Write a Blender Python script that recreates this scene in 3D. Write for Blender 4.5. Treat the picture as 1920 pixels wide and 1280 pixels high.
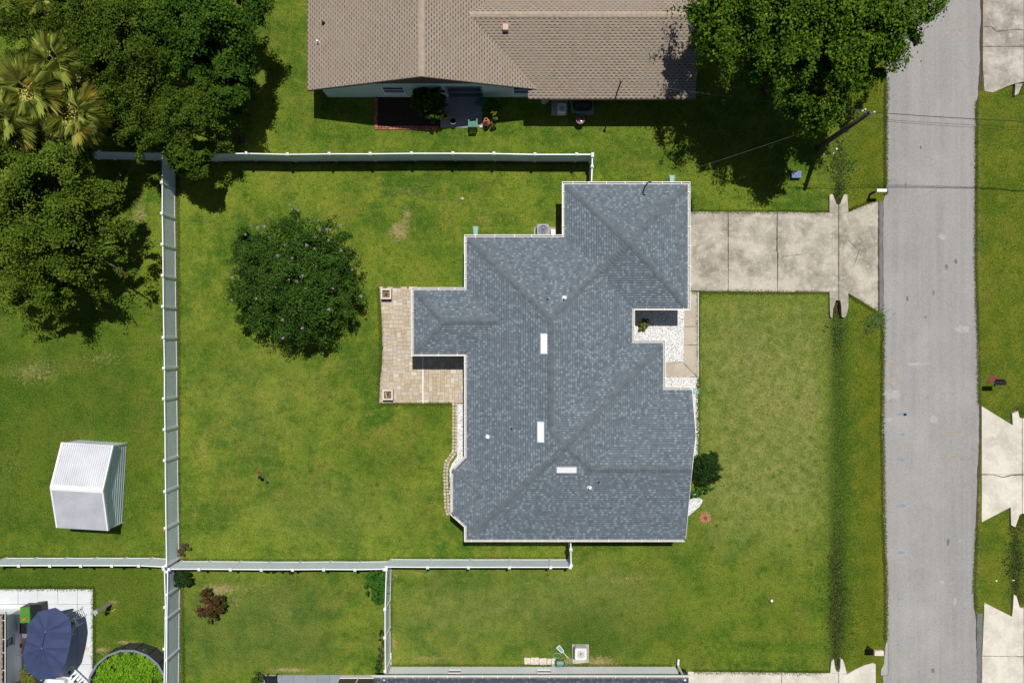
import bpy, math, random
import numpy as np
from mathutils import Vector, Matrix

for o in list(bpy.data.objects):
    bpy.data.objects.remove(o)
SC = bpy.context.scene
COL = SC.collection
rnd = random.Random(7)
npr = np.random.default_rng(11)

# ------------------------------------------------------------------ scale
# A drone 50 m up looking straight down; on the ground 30 photo pixels are one metre.
HC = 50.0
NX, NY = 985.0, 655.0              # the point right under the drone
CX, CY = (NX - 960) / 30, (640 - NY) / 30


def T(px, py):
    """ground pixel -> metres"""
    return ((px - 960) / 30.0, (640 - py) / 30.0)


def W(px, py, h=0.0):
    """what is seen at that pixel, at height h -> metres"""
    s = HC / (HC - h)
    return (CX + (px - NX) / (30 * s), CY - (py - NY) / (30 * s))


def W3(px, py, h):
    a = W(px, py, h)
    return (a[0], a[1], h)


# ------------------------------------------------------------------ camera, sky, sun, exposure
cam = bpy.data.cameras.new('camera')
cam.sensor_width = 36
cam.lens = 36 * HC / 64.0
cam.shift_x = -(NX - 960) / 1920
cam.shift_y = (NY - 640) / 1920
cam.clip_start = 0.5
cam.clip_end = 2000
camo = bpy.data.objects.new('camera', cam)
COL.objects.link(camo)
camo.location = (CX, CY, HC)
SC.camera = camo

SUN_SH = (-0.11, -0.345)           # shadow run per metre of height
SUN_EL = math.atan(1 / math.hypot(*SUN_SH))
world = bpy.data.worlds.new('World')
SC.world = world
world.use_nodes = True
wn = world.node_tree
wn.nodes.clear()
sky = wn.nodes.new('ShaderNodeTexSky')
sky.sky_type = 'NISHITA'
sky.sun_disc = False
sky.sun_elevation = SUN_EL
sky.sun_rotation = math.atan2(-SUN_SH[0], -SUN_SH[1])
bg = wn.nodes.new('ShaderNodeBackground')
bg.inputs['Strength'].default_value = 0.05
wo = wn.nodes.new('ShaderNodeOutputWorld')
wn.links.new(sky.outputs[0], bg.inputs[0])
wn.links.new(bg.outputs[0], wo.inputs[0])

sl = bpy.data.lights.new('sun', 'SUN')
sl.energy = 4.75
sl.angle = math.radians(0.53)
sl.color = (1.0, 0.965, 0.91)
so = bpy.data.objects.new('sun', sl)
COL.objects.link(so)
so.rotation_euler = Vector((SUN_SH[0], SUN_SH[1], -1)).to_track_quat('-Z', 'Y').to_euler()
so.location = (5, 15, 60)

SC.view_settings.view_transform = 'Standard'
SC.view_settings.look = 'None'
SC.view_settings.exposure = 0.0
SC.view_settings.gamma = 1.0
SC.view_settings.use_curve_mapping = False
SC.render.engine = 'CYCLES'
SC.cycles.max_bounces = 5
SC.cycles.diffuse_bounces = 3
SC.cycles.transparent_max_bounces = 4

# ------------------------------------------------------------------ materials
MATS = {}


class NT:
    def __init__(self, name):
        self.m = bpy.data.materials.new(name)
        self.m.use_nodes = True
        self.t = self.m.node_tree
        self.t.nodes.clear()
        self.out = self.n('ShaderNodeOutputMaterial')
        self.p = self.n('ShaderNodeBsdfPrincipled')
        self.l(self.p.outputs[0], self.out.inputs[0])
        self.pos = self.n('ShaderNodeNewGeometry').outputs['Position']

    def n(self, k, **kw):
        x = self.t.nodes.new(k)
        for a, b in kw.items():
            setattr(x, a, b)
        return x

    def l(self, a, b):
        self.t.links.new(a, b)

    def vec(self, scale):
        m = self.n('ShaderNodeMapping')
        m.inputs['Scale'].default_value = scale
        self.l(self.pos, m.inputs['Vector'])
        return m.outputs[0]

    def noise(self, scale, detail=3, rough=.55, vec=None, dist=0):
        x = self.n('ShaderNodeTexNoise')
        x.inputs['Scale'].default_value = scale
        x.inputs['Detail'].default_value = detail
        x.inputs['Roughness'].default_value = rough
        x.inputs['Distortion'].default_value = dist
        self.l(vec if vec is not None else self.pos, x.inputs['Vector'])
        return x.outputs['Fac']

    def ramp(self, fac, stops, interp='LINEAR'):
        r = self.n('ShaderNodeValToRGB')
        r.color_ramp.interpolation = interp
        els = r.color_ramp.elements
        while len(els) < len(stops):
            els.new(0.5)
        for e, (p, c) in zip(els, stops):
            e.position = p
            e.color = (c[0], c[1], c[2], 1) if not isinstance(c, (int, float)) else (c, c, c, 1)
        self.l(fac, r.inputs[0])
        return r.outputs[0]

    def rng(self, v, a, b, c=0., d=1.):
        m = self.n('ShaderNodeMapRange')
        m.inputs[1].default_value, m.inputs[2].default_value = a, b
        m.inputs[3].default_value, m.inputs[4].default_value = c, d
        self.l(v, m.inputs[0])
        return m.outputs[0]

    def mix(self, fac, a, b, blend='MIX'):
        x = self.n('ShaderNodeMix', data_type='RGBA', blend_type=blend)
        for i, v in ((0, fac), (6, a), (7, b)):
            if isinstance(v, (int, float)):
                x.inputs[i].default_value = v
            elif isinstance(v, tuple):
                x.inputs[i].default_value = (v[0], v[1], v[2], 1)
            else:
                self.l(v, x.inputs[i])
        return x.outputs[2]

    def math(self, op, a, b=None):
        x = self.n('ShaderNodeMath', operation=op)
        for i, v in ((0, a), (1, b)):
            if v is None:
                continue
            if isinstance(v, (int, float)):
                x.inputs[i].default_value = v
            else:
                self.l(v, x.inputs[i])
        return x.outputs[0]

    def attr(self, name):
        return self.n('ShaderNodeAttribute', attribute_name=name).outputs['Fac']

    def island(self):
        return self.n('ShaderNodeNewGeometry').outputs['Random Per Island']

    def objrand(self):
        return self.n('ShaderNodeObjectInfo').outputs['Random']

    def bump(self, h, strength, dist=.02):
        b = self.n('ShaderNodeBump')
        b.inputs['Strength'].default_value = strength
        b.inputs['Distance'].default_value = dist
        self.l(h, b.inputs['Height'])
        self.l(b.outputs[0], self.p.inputs['Normal'])

    def fin(self, col, rough=.8, spec=.3, metal=0.):
        if isinstance(col, tuple):
            self.p.inputs['Base Color'].default_value = (col[0], col[1], col[2], 1)
        else:
            self.l(col, self.p.inputs['Base Color'])
        self.p.inputs['Roughness'].default_value = rough
        self.p.inputs['Specular IOR Level'].default_value = spec
        self.p.inputs['Metallic'].default_value = metal
        MATS[self.m.name] = self.m
        return self.m


def scl(c, k):
    return (c[0] * k, c[1] * k, c[2] * k)


def simple(name, c, rough=.6, var=.18, sc=3., spec=.3, metal=0., bump=0., bsc=60., grain=.1):
    t = NT(name)
    n1 = t.noise(sc, 4)
    col = t.mix(t.rng(n1, .3, .7), scl(c, 1 - var), scl(c, 1 + var * .7))
    if grain:
        g = t.noise(90., 2)
        col = t.mix(t.rng(g, .35, .65, 0, grain), col, scl(c, .35))
    if bump:
        t.bump(t.noise(bsc, 3), bump, .02)
    return t.fin(col, rough, spec, metal)


def lawn_mat(name, blade=False):
    t = NT(name)
    big = t.noise(.16, 4, .6)
    mid = t.noise(.75, 4, .62)
    sml = t.noise(3.2, 4, .7)
    fine = t.noise(17., 3, .7)
    green = (.038, .096, .008)
    yell = (.132, .176, .019)
    c = t.mix(t.rng(big, .42, .60), green, yell)
    mow = t.noise(1., 3, .6, t.vec((.12, 1.5, 1)))
    c = t.mix(t.rng(mow, .42, .62, 0, .32), c, (.150, .178, .022))
    c = t.mix(t.rng(mid, .48, .66, 0, .85), c, (.175, .195, .024))
    c = t.mix(t.rng(mid, .46, .32, 0, .85), c, (.030, .085, .006))
    n2 = t.noise(.42, 5, .68, dist=.6)
    c = t.mix(t.rng(n2, .52, .68, 0, .6), c, (.185, .152, .034))
    c = t.mix(t.rng(sml, .53, .72, 0, .6), c, (.21, .222, .042))
    c = t.mix(t.rng(sml, .48, .30, 0, .65), c, (.026, .062, .006))
    c = t.mix(t.attr('blue'), c, t.mix(t.rng(mid, .4, .6), (.040, .080, .020), (.085, .115, .028)))
    c = t.mix(t.attr('lush'), c, (.026, .066, .0045))
    c = t.mix(t.attr('olive'), c, t.mix(t.rng(mid, .4, .62), (.060, .086, .005), (.115, .110, .008)))
    c = t.mix(t.attr('pale'), c, t.mix(t.rng(t.noise(1.7, 5, .75), .38, .62), (.092, .130, .022), (.245, .232, .085)))
    flk = t.noise(5.5, 6, .8)
    dry = t.rng(t.math('ADD', t.attr('dry'), t.math('MULTIPLY', t.math('SUBTRACT', flk, .5), 2.6)), .34, .82, 0, .9)
    c = t.mix(t.rng(t.noise(8., 5, .75), .62, .74, 0, .55), c, (.25, .225, .085))
    vo = t.n('ShaderNodeTexVoronoi')
    vo.inputs['Scale'].default_value = 1.1
    t.l(t.pos, vo.inputs['Vector'])
    wd = t.math('MULTIPLY', t.rng(vo.outputs['Distance'], .10, .22, 1, 0), t.rng(t.noise(.3, 2), .5, .62))
    c = t.mix(t.math('MULTIPLY', wd, .6), c, (.022, .058, .006))
    c = t.mix(dry, c, t.mix(t.rng(sml, .35, .65), (.235, .16, .075), (.36, .275, .16)))
    c = t.mix(t.math('MULTIPLY', t.attr('mud_shade'), t.rng(t.noise(1.6, 4, .7), .25, .55, .25, 1)), c, (.018, .014, .008))
    c = t.mix(1., c, (1.03, 1.10, .95), 'MULTIPLY')
    c = t.mix(t.rng(fine, .51, .68, 0, .6), c, (.235, .262, .055))
    c = t.mix(t.rng(fine, .49, .32, 0, .7), c, (.016, .03, .005))
    if blade:
        isl = t.island()
        c = t.mix(t.rng(isl, 0., 1., 0, .45), c, (.21, .27, .045))
        tr = t.n('ShaderNodeBsdfTranslucent')
        t.l(c, tr.inputs[0])
        mx = t.n('ShaderNodeMixShader')
        mx.inputs[0].default_value = .3
        t.l(t.p.outputs[0], mx.inputs[1])
        t.l(tr.outputs[0], mx.inputs[2])
        t.l(mx.outputs[0], t.out.inputs[0])
    else:
        t.bump(t.noise(26., 4, .75), .55, .06)
    return t.fin(c, .95, .04)


def foliage_mat(name, dark, mid, light, tip=None, trans=.22, sc=.9):
    t = NT(name)
    isl = t.island()
    n = t.noise(sc, 3, .6)
    f = t.math('ADD', t.math('MULTIPLY', isl, .62), t.math('MULTIPLY', t.rng(n, .3, .7), .38))
    st = [(0.05, dark), (.5, mid), (.9, light)]
    if tip:
        st.append((.985, tip))
    c = t.ramp(f, st)
    tr = t.n('ShaderNodeBsdfTranslucent')
    t.l(c, tr.inputs[0])
    mx = t.n('ShaderNodeMixShader')
    mx.inputs[0].default_value = trans
    t.l(t.p.outputs[0], mx.inputs[1])
    t.l(tr.outputs[0], mx.inputs[2])
    t.l(mx.outputs[0], t.out.inputs[0])
    return t.fin(c, .75, .10)


def concrete_mat(name, base, stain, light, amt=.7, sc=.5, rough=.85, grit=.14):
    t = NT(name)
    a = t.noise(sc, 6, .66, dist=.4)
    b = t.noise(sc * 4.2, 5, .7)
    s2 = t.noise(1.1, 6, .75, t.vec((.35, 2.6, 1)))
    s3 = t.noise(14., 4, .8)
    c = t.mix(t.rng(a, .40, .66, 0, amt), base, stain)
    c = t.mix(t.rng(b, .52, .74, 0, amt * .7), c, light)
    c = t.mix(t.rng(s2, .55, .8, 0, amt * .45), c, scl(stain, .8))
    c = t.mix(t.rng(t.noise(6.5, 5, .75), .56, .76, 0, amt * .5), c, scl(stain, .7))
    c = t.mix(t.rng(s3, .52, .70, 0, amt * .4), c, scl(stain, .9))
    g = t.noise(55., 2, .6)
    c = t.mix(t.rng(g, .5, .75, 0, grit * 2), c, scl(base, .45))
    r = t.objrand()
    c = t.mix(t.rng(r, 0, 1, 0, .14), c, scl(stain, .9))
    t.bump(g, .2, .01)
    return t.fin(c, rough, .2)


def road_mat():
    t = NT('asphalt_road')
    base = (.285, .276, .265)
    lon = t.noise(1.0, 4, .6, t.vec((1.5, .045, 1)))
    big = t.noise(.22, 5, .65)
    c = t.mix(t.rng(lon, .40, .62, 0, .8), base, (.225, .22, .215))
    c = t.mix(t.rng(big, .5, .72, 0, .6), c, (.37, .36, .345))
    c = t.mix(t.rng(t.noise(1.3, 6, .72), .56, .76, 0, .45), c, (.195, .192, .19))
    # fine wandering cracks
    v = t.n('ShaderNodeTexVoronoi', feature='DISTANCE_TO_EDGE')
    v.inputs['Scale'].default_value = .33
    nz = t.n('ShaderNodeTexNoise')
    nz.inputs['Scale'].default_value = 1.1
    nz.inputs['Detail'].default_value = 4
    t.l(t.pos, nz.inputs['Vector'])
    add = t.n('ShaderNodeVectorMath', operation='MULTIPLY_ADD')
    t.l(nz.outputs['Color'], add.inputs[0])
    add.inputs[1].default_value = (1.6, 1.6, 0)
    t.l(t.pos, add.inputs[2])
    t.l(add.outputs[0], v.inputs['Vector'])
    crack = t.rng(v.outputs['Distance'], .0, .012, .42, 0)
    keep = t.rng(t.noise(.25, 2), .55, .62)
    c = t.mix(t.math('MULTIPLY', crack, keep), c, (.09, .085, .085))
    g = t.noise(38., 3, .75)
    c = t.mix(t.rng(g, .5, .72, 0, .55), c, (.46, .45, .435))
    c = t.mix(t.rng(g, .5, .3, 0, .7), c, (.12, .118, .115))
    g2 = t.noise(11., 5, .8)
    c = t.mix(t.rng(g2, .50, .68, 0, .30), c, (.41, .395, .375))
    c = t.mix(t.rng(g2, .48, .32, 0, .38), c, (.16, .156, .15))
    t.bump(g, .35, .012)
    return t.fin(c, .9, .1)


def shingle_mat(name, stops, streak, grit=.35):
    t = NT(name)
    c = t.ramp(t.attr('tone'), stops)
    n = t.noise(.55, 5, .65)
    c = t.mix(t.rng(n, .42, .68, 0, streak[0]), c, streak[1])
    n = t.noise(2.6, 4, .7)
    c = t.mix(t.rng(n, .52, .68, 0, streak[0] * 1.2), c, streak[2])
    g = t.noise(48., 2, .7)
    c = t.mix(t.rng(g, .5, .72, 0, grit), c, scl(stops[-1][1], 1.15))
    c = t.mix(t.rng(g, .5, .28, 0, grit), c, scl(stops[0][1], .7))
    return t.fin(c, .88, .25)


lawn_mat('lawn_grass')
lawn_mat('grass_blades', True)
road_mat()
concrete_mat('driveway_concrete', (.475, .435, .36), (.205, .182, .146), (.63, .595, .51), 1., .7)
concrete_mat('new_concrete', (.62, .585, .505), (.40, .37, .305), (.73, .70, .63), .85, .7)
concrete_mat('old_concrete', (.47, .43, .37), (.17, .15, .13), (.62, .58, .52), 1., .6)
concrete_mat('path_concrete', (.47, .415, .33), (.32, .27, .205), (.56, .51, .42), .7, .9)
concrete_mat('white_concrete', (.60, .62, .64), (.48, .50, .52), (.70, .71, .72), .6, .6)
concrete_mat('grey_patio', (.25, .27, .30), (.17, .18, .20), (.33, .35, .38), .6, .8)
concrete_mat('dark_asphalt', (.16, .16, .165), (.09, .09, .09), (.24, .24, .24), .6, 2.)
simple('joint_dirt', (.075, .055, .035), .95, .4, 4.)
simple('wet_soil', (.035, .022, .013), .6, .5, 6.)
simple('bare_soil', (.20, .125, .075), .95, .4, 8., bump=.5)
simple('red_mulch', (.17, .055, .032), .95, .4, 14., bump=.6)
simple('dark_mulch', (.035, .022, .016), .95, .4, 10., bump=.6)
simple('white_vinyl', (.80, .81, .82), .4, .06, 1.2, .4, grain=.04)
simple('panel_vinyl', (.73, .80, .87), .45, .07, 1.2, .4, grain=.05)  # white vinyl with the blue of skylight put into its colour
simple('white_metal', (.76, .77, .78), .4, .05, 2., .4, grain=.03)
simple('gutter_beige', (.43, .41, .375), .5, .1, 3., .4, grain=.06)
simple('stucco_cream', (.66, .64, .58), .85, .07, 1.5, bump=.25)
simple('stucco_green', (.40, .52, .47), .85, .07, 1.5, bump=.25)
simple('stucco_white', (.87, .88, .89), .85, .05, 1.5, bump=.2)
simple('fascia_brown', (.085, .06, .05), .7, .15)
simple('soffit', (.42, .36, .33), .7, .1)
simple('bark', (.10, .075, .055), .95, .35, 5., bump=.7, bsc=25.)
simple('pole_wood', (.075, .062, .05), .9, .3, 2., bump=.5, bsc=30.)
simple('weathered_wood', (.33, .33, .32), .85, .2, 5.)
simple('white_wood', (.60, .56, .50), .7, .15, 5.)
simple('black_wire', (.022, .022, .024), .6, .2, grain=0)
simple('grey_wire', (.13, .13, .135), .5, .2, grain=0)
simple('dark_metal', (.035, .037, .04), .5, .2, metal=.4)
simple('ac_grey', (.16, .175, .19), .5, .12, metal=.3)
simple('ac_white', (.66, .66, .63), .5, .08)
simple('fan_silver', (.45, .47, .50), .35, .15, metal=.7)
simple('galvanised', (.50, .51, .545), .6, .12, .9, .2, metal=.2, grain=.05)
simple('shed_wall', (.72, .81, .90), .45, .1, .9, .5, metal=.15, grain=.05)  # bluish and bright: skylight on the walls is painted into the metal colour
simple('teal_plastic', (.18, .34, .29), .45, .12)
simple('green_plastic', (.015, .16, .09), .45, .15)
simple('lime_plastic', (.07, .22, .03), .5, .2)
simple('blue_plastic', (.10, .16, .30), .5, .2)
simple('black_plastic', (.014, .014, .016), .45, .2)
simple('black_gloss', (.012, .013, .018), .22, .1, spec=.6)
simple('terracotta', (.40, .15, .085), .8, .25, 6.)
simple('pink_plastic', (.46, .14, .17), .5, .15)
simple('red_metal', (.25, .035, .025), .5, .15)
simple('orange_plastic', (.75, .13, .015), .5, .1)
simple('beige_plastic', (.62, .55, .47), .5, .12)
simple('navy_fabric', (.040, .056, .128), .85, .13, 2.5)
simple('pool_liner', (.16, .30, .31), .5, .15)
simple('pool_wall', (.055, .06, .065), .6, .25, 3.)
simple('window_glass', (.03, .045, .075), .08, .1, spec=.6, grain=0)
simple('steel', (.33, .36, .39), .4, .1, metal=.6)
simple('paint_blue', (.23, .30, .36), .9, .25, 8., grain=.5)
simple('pale_patch', (.37, .36, .345), .95, .15, 4., grain=.3)
simple('rust_patch', (.33, .29, .245), .95, .2, 4., grain=.3)
simple('stepping_stone', (.58, .51, .44), .9, .2, 6., bump=.4)
simple('rock', (.5, .46, .42), .9, .2, 9.)
simple('litter', (.75, .75, .74), .6, .1)
simple('straw', (.66, .56, .16), .8, .25, 7.)
simple('blossom_pink', (.47, .33, .43), .7, .3, 9.)
simple('deck_grey', (.075, .09, .11), .9, .2, 2.)
simple('deck_brown', (.22, .17, .14), .9, .2, 2.)
simple('cap_grey', (.110, .134, .150), .9, .25, 3., grain=.15)
simple('cap_brown', (.37, .30, .23), .9, .16, 4., grain=.25)
simple('roof_vent_white', (.80, .80, .80), .4, .04, grain=0)
simple('vent_tan', (.50, .33, .27), .6, .1)
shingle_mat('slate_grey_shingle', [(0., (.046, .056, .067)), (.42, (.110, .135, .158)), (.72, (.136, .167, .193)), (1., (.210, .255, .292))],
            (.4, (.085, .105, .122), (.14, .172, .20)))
shingle_mat('brown_shingle', [(0., (.05, .038, .032)), (.2, (.22, .18, .142)), (.5, (.268, .226, .184)), (.8, (.295, .252, .21)), (1., (.27, .205, .145))],
            (.6, (.24, .205, .165), (.245, .175, .105)))
shingle_mat('charcoal_shingle', [(0., (.030, .034, .045)), (.5, (.05, .058, .075)), (1., (.10, .115, .135))], (.3, (.04, .045, .05), (.05, .06, .07)))


def paver_mat(name, joined):
    t = NT(name)
    c = t.ramp(t.island() if joined else t.objrand(), [(0., (.35, .285, .195)), (.35, (.43, .36, .26)), (.62, (.47, .405, .31)), (.82, (.37, .345, .31)), (.95, (.56, .50, .41))])
    n = t.noise(7., 4, .7)
    c = t.mix(t.rng(n, .42, .68, 0, .5), c, (.50, .43, .33))
    c = t.mix(t.rng(t.noise(40., 2), .5, .75, 0, .3), c, (.26, .2, .13))
    return t.fin(c, .85, .2)


def stone_mat():
    t = NT('white_stone')
    c = t.ramp(t.island(), [(0., (.30, .30, .31)), (.2, (.66, .66, .66)), (.55, (.80, .80, .79)), (1., (.85, .84, .82))])
    return t.fin(c, .8, .2)


def brick_mat():
    t = NT('red_brick')
    c = t.ramp(t.objrand(), [(0., (.22, .075, .045)), (.5, (.30, .11, .07)), (1., (.36, .17, .12))])
    return t.fin(c, .9, .2)


foliage_mat('ditch_weed', (.016, .034, .006), (.036, .064, .012), (.085, .115, .03), (.2, .2, .09))
paver_mat('tan_paver', False); paver_mat('tan_paver_mixed', True); stone_mat(); brick_mat()
foliage_mat('leaf_maple', (.020, .052, .004), (.062, .130, .008), (.145, .225, .014), (.32, .36, .05))
foliage_mat('leaf_oak', (.030, .064, .006), (.086, .145, .012), (.155, .218, .024), (.25, .29, .05))
foliage_mat('leaf_dark', (.014, .042, .004), (.042, .100, .008), (.085, .160, .014), (.15, .20, .03))
foliage_mat('leaf_olive', (.020, .045, .004), (.058, .108, .008), (.115, .165, .016), (.20, .20, .03))
foliage_mat('leaf_myrtle', (.014, .042, .006), (.042, .100, .012), (.090, .170, .022), (.16, .22, .04))
foliage_mat('leaf_bright', (.02, .07, .01), (.045, .13, .015), (.09, .20, .025))
foliage_mat('leaf_pool', (.06, .16, .01), (.14, .30, .014), (.26, .44, .025), (.42, .47, .04), sc=1.5)
foliage_mat('leaf_red', (.03, .035, .010), (.055, .06, .014), (.22, .03, .04), (.40, .05, .08))
foliage_mat('leaf_shrub', (.008, .024, .006), (.020, .052, .010), (.045, .095, .016), (.09, .14, .03))
foliage_mat('leaf_yellow', (.06, .075, .012), (.14, .16, .025), (.25, .26, .05))
foliage_mat('leaf_reed', (.03, .07, .015), (.075, .15, .03), (.17, .25, .09))
foliage_mat('frond_green', (.12, .18, .035), (.37, .43, .085), (.62, .62, .14), (.80, .75, .20), trans=.35)
foliage_mat('frond_gold', (.36, .34, .07), (.56, .52, .12), (.74, .67, .20), trans=.35)
foliage_mat('dead_twig', (.05, .035, .02), (.12, .075, .045), (.20, .14, .085))
foliage_mat('weed', (.014, .028, .008), (.04, .062, .016), (.10, .115, .04), (.27, .25, .13))

# ------------------------------------------------------------------ building helpers
WL = {}                            # world position of every parent


def tag(o, label=None, cat=None, group=None, kind=None):
    if label: o['label'] = label
    if cat: o['category'] = cat
    if group: o['group'] = group
    if kind: o['kind'] = kind
    return o


def thing(name, loc, label, cat, group=None):
    o = bpy.data.objects.new(name, None)
    o.empty_display_size = .3
    COL.objects.link(o)
    loc = Vector(loc if len(loc) == 3 else (loc[0], loc[1], 0))
    o.location = loc
    WL[o] = loc
    return tag(o, label, cat, group)


def inst(name, me, parent, loc, rot=(0, 0, 0), scale=None):
    o = bpy.data.objects.new(name, me)
    COL.objects.link(o)
    loc = Vector(loc)
    if parent:
        o.parent = parent
        o.location = loc - WL[parent]
    else:
        o.location = loc
    o.rotation_euler = rot
    if scale: o.scale = scale
    WL[o] = loc
    return o


class M:
    """collects faces in world metres; done() makes ONE mesh object of them"""

    def __init__(self):
        self.v = []
        self.f = []

    def add(self, v, f):
        n = len(self.v)
        self.v += [tuple(x) for x in v]
        self.f += [tuple(i + n for i in q) for q in f]
        return self

    def box(self, c, d, rz=0., taper=1.):
        x, y, z = d[0] / 2, d[1] / 2, d[2]
        k = taper
        pts = [(-x, -y, 0), (x, -y, 0), (x, y, 0), (-x, y, 0), (-x * k, -y * k, z), (x * k, -y * k, z), (x * k, y * k, z), (-x * k, y * k, z)]
        cs, sn = math.cos(rz), math.sin(rz)
        return self.add([(c[0] + a * cs - b * sn, c[1] + a * sn + b * cs, c[2] + h) for a, b, h in pts],
                        [(3, 2, 1, 0), (4, 5, 6, 7), (0, 1, 5, 4), (1, 2, 6, 5), (2, 3, 7, 6), (3, 0, 4, 7)])

    def prism(self, poly, z0, z1, bottom=True):
        a = sum(p[0] * q[1] - q[0] * p[1] for p, q in zip(poly, poly[1:] + poly[:1]))
        if a < 0: poly = poly[::-1]
        n = len(poly)
        v = [(p[0], p[1], z0) for p in poly] + [(p[0], p[1], z1) for p in poly]
        f = [tuple(range(n, 2 * n))] + [(i, (i + 1) % n, n + (i + 1) % n, n + i) for i in range(n)]
        if bottom: f.append(tuple(range(n - 1, -1, -1)))
        return self.add(v, f)

    def sheet(self, poly, z):
        a = sum(p[0] * q[1] - q[0] * p[1] for p, q in zip(poly, poly[1:] + poly[:1]))
        if a < 0: poly = poly[::-1]
        return self.add([(p[0], p[1], z) for p in poly], [tuple(range(len(poly)))])

    def tube(self, pts, rad, n=8, cap=True):
        pts = [Vector(p) for p in pts]
        if not isinstance(rad, (list, tuple)): rad = [rad] * len(pts)
        v, f = [], []
        for i, p in enumerate(pts):
            d = (pts[min(i + 1, len(pts) - 1)] - pts[max(i - 1, 0)]).normalized()
            a = d.cross(Vector((0, 0, 1)) if abs(d.z) < .9 else Vector((1, 0, 0))).normalized()
            b = d.cross(a)
            for k in range(n):
                t = 2 * math.pi * k / n
                v.append(p + (a * math.cos(t) + b * math.sin(t)) * rad[i])
        for i in range(len(pts) - 1):
            for k in range(n):
                f.append((i * n + k, i * n + (k + 1) % n, (i + 1) * n + (k + 1) % n, (i + 1) * n + k))
        if cap:
            f.append(tuple(range(n - 1, -1, -1)))
            f.append(tuple((len(pts) - 1) * n + k for k in range(n)))
        return self.add(v, f)

    def lathe(self, c, prof, n=20, close=True):
        v, f = [], []
        for r, z in prof:
            for k in range(n):
                t = 2 * math.pi * k / n
                v.append((c[0] + r * math.cos(t), c[1] + r * math.sin(t), c[2] + z))
        for i in range(len(prof) - 1):
            for k in range(n):
                f.append((i * n + k, i * n + (k + 1) % n, (i + 1) * n + (k + 1) % n, (i + 1) * n + k))
        if close:
            f.append(tuple(range(n - 1, -1, -1)))
            f.append(tuple((len(prof) - 1) * n + k for k in range(n)))
        return self.add(v, f)

    def done(self, name, mat, parent=None, loc=None, smooth=False, attrs=None):
        if parent: o0 = WL[parent]
        elif loc is not None: o0 = Vector((loc[0], loc[1], loc[2] if len(loc) > 2 else 0))
        else: o0 = Vector((0, 0, 0))
        me = bpy.data.meshes.new(name)
        me.from_pydata([(x - o0.x, y - o0.y, z - o0.z) for x, y, z in self.v], [], self.f)
        me.materials.append(MATS[mat])
        if attrs:
            for k, (dom, vals) in attrs.items():
                at = me.attributes.new(k, 'FLOAT', dom)
                at.data.foreach_set('value', np.asarray(vals, dtype=np.float32))
        if smooth:
            me.shade_smooth()
        me.update()
        o = bpy.data.objects.new(name, me)
        COL.objects.link(o)
        if parent: o.parent = parent
        else: o.location = o0
        WL[o] = o0
        return o


def npmesh(name, V, F, mat, parent=None, loc=(0, 0, 0), attrs=None):
    """fast mesh from numpy arrays; F is (n, 3) or (n, 4)"""
    o0 = np.array(WL[parent] if parent else loc, dtype=np.float64)
    me = bpy.data.meshes.new(name)
    k = F.shape[1]
    me.vertices.add(len(V))
    me.vertices.foreach_set('co', (V - o0).astype(np.float32).ravel())
    me.loops.add(F.size)
    me.loops.foreach_set('vertex_index', F.astype(np.int32).ravel())
    me.polygons.add(len(F))
    me.polygons.foreach_set('loop_start', np.arange(0, F.size, k, dtype=np.int32))
    me.polygons.foreach_set('loop_total', np.full(len(F), k, dtype=np.int32))
    me.materials.append(MATS[mat])
    if attrs:
        for a, vals in attrs.items():
            at = me.attributes.new(a, 'FLOAT', 'POINT')
            at.data.foreach_set('value', vals.astype(np.float32))
    me.update(calc_edges=True)
    o = bpy.data.objects.new(name, me)
    COL.objects.link(o)
    if parent: o.parent = parent
    else: o.location = loc
    WL[o] = Vector(o0)
    return o


def wob(poly, step=.35, amp=.04, seed=1):
    """the same outline with a rough, hand-made edge"""
    r = random.Random(seed)
    out = []
    for a, b in zip(poly, poly[1:] + poly[:1]):
        L = math.hypot(b[0] - a[0], b[1] - a[1])
        n = max(1, int(L / step))
        for i in range(n):
            t = i / n
            out.append((a[0] + (b[0] - a[0]) * t + r.uniform(-amp, amp), a[1] + (b[1] - a[1]) * t + r.uniform(-amp, amp)))
    return out


def TP(pts):
    return [T(*p) for p in pts]


def blob(c, rx, ry, n=14, j=.25, seed=0):
    r = random.Random(seed)
    return [(c[0] + math.cos(2 * math.pi * k / n) * rx * (1 + r.uniform(-j, j)), c[1] + math.sin(2 * math.pi * k / n) * ry * (1 + r.uniform(-j, j))) for k in range(n)]
# ================================================================== the setting
def gau(x, y, cx, cy, rx, ry):
    return np.exp(-(((x - cx) / rx) ** 2 + ((y - cy) / ry) ** 2))


def band(v, a, b, s):
    """1 between a and b with soft ends"""
    return 1 / (1 + np.exp(-(v - a) / s)) * 1 / (1 + np.exp((v - b) / s))


PITS = [(1572, 372, 6, 13), (1571, 580, 6, 14), (1570, 1245, 5, 13), (1913, 776, 5, 10), (1913, 975, 6, 16), (1913, 1122, 5, 14), (1912, 168, 5, 10)]


def lawn_z(px, py):
    z = -.16 * np.exp(-((px - 1573) / 24.) ** 2) - .16 * np.exp(-((px - 1908) / 22.) ** 2)
    for a, b, c, d in PITS:
        z = z - .30 * gau(px, py, a, b, c * 1.4, d * 1.2)
    return z


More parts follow.
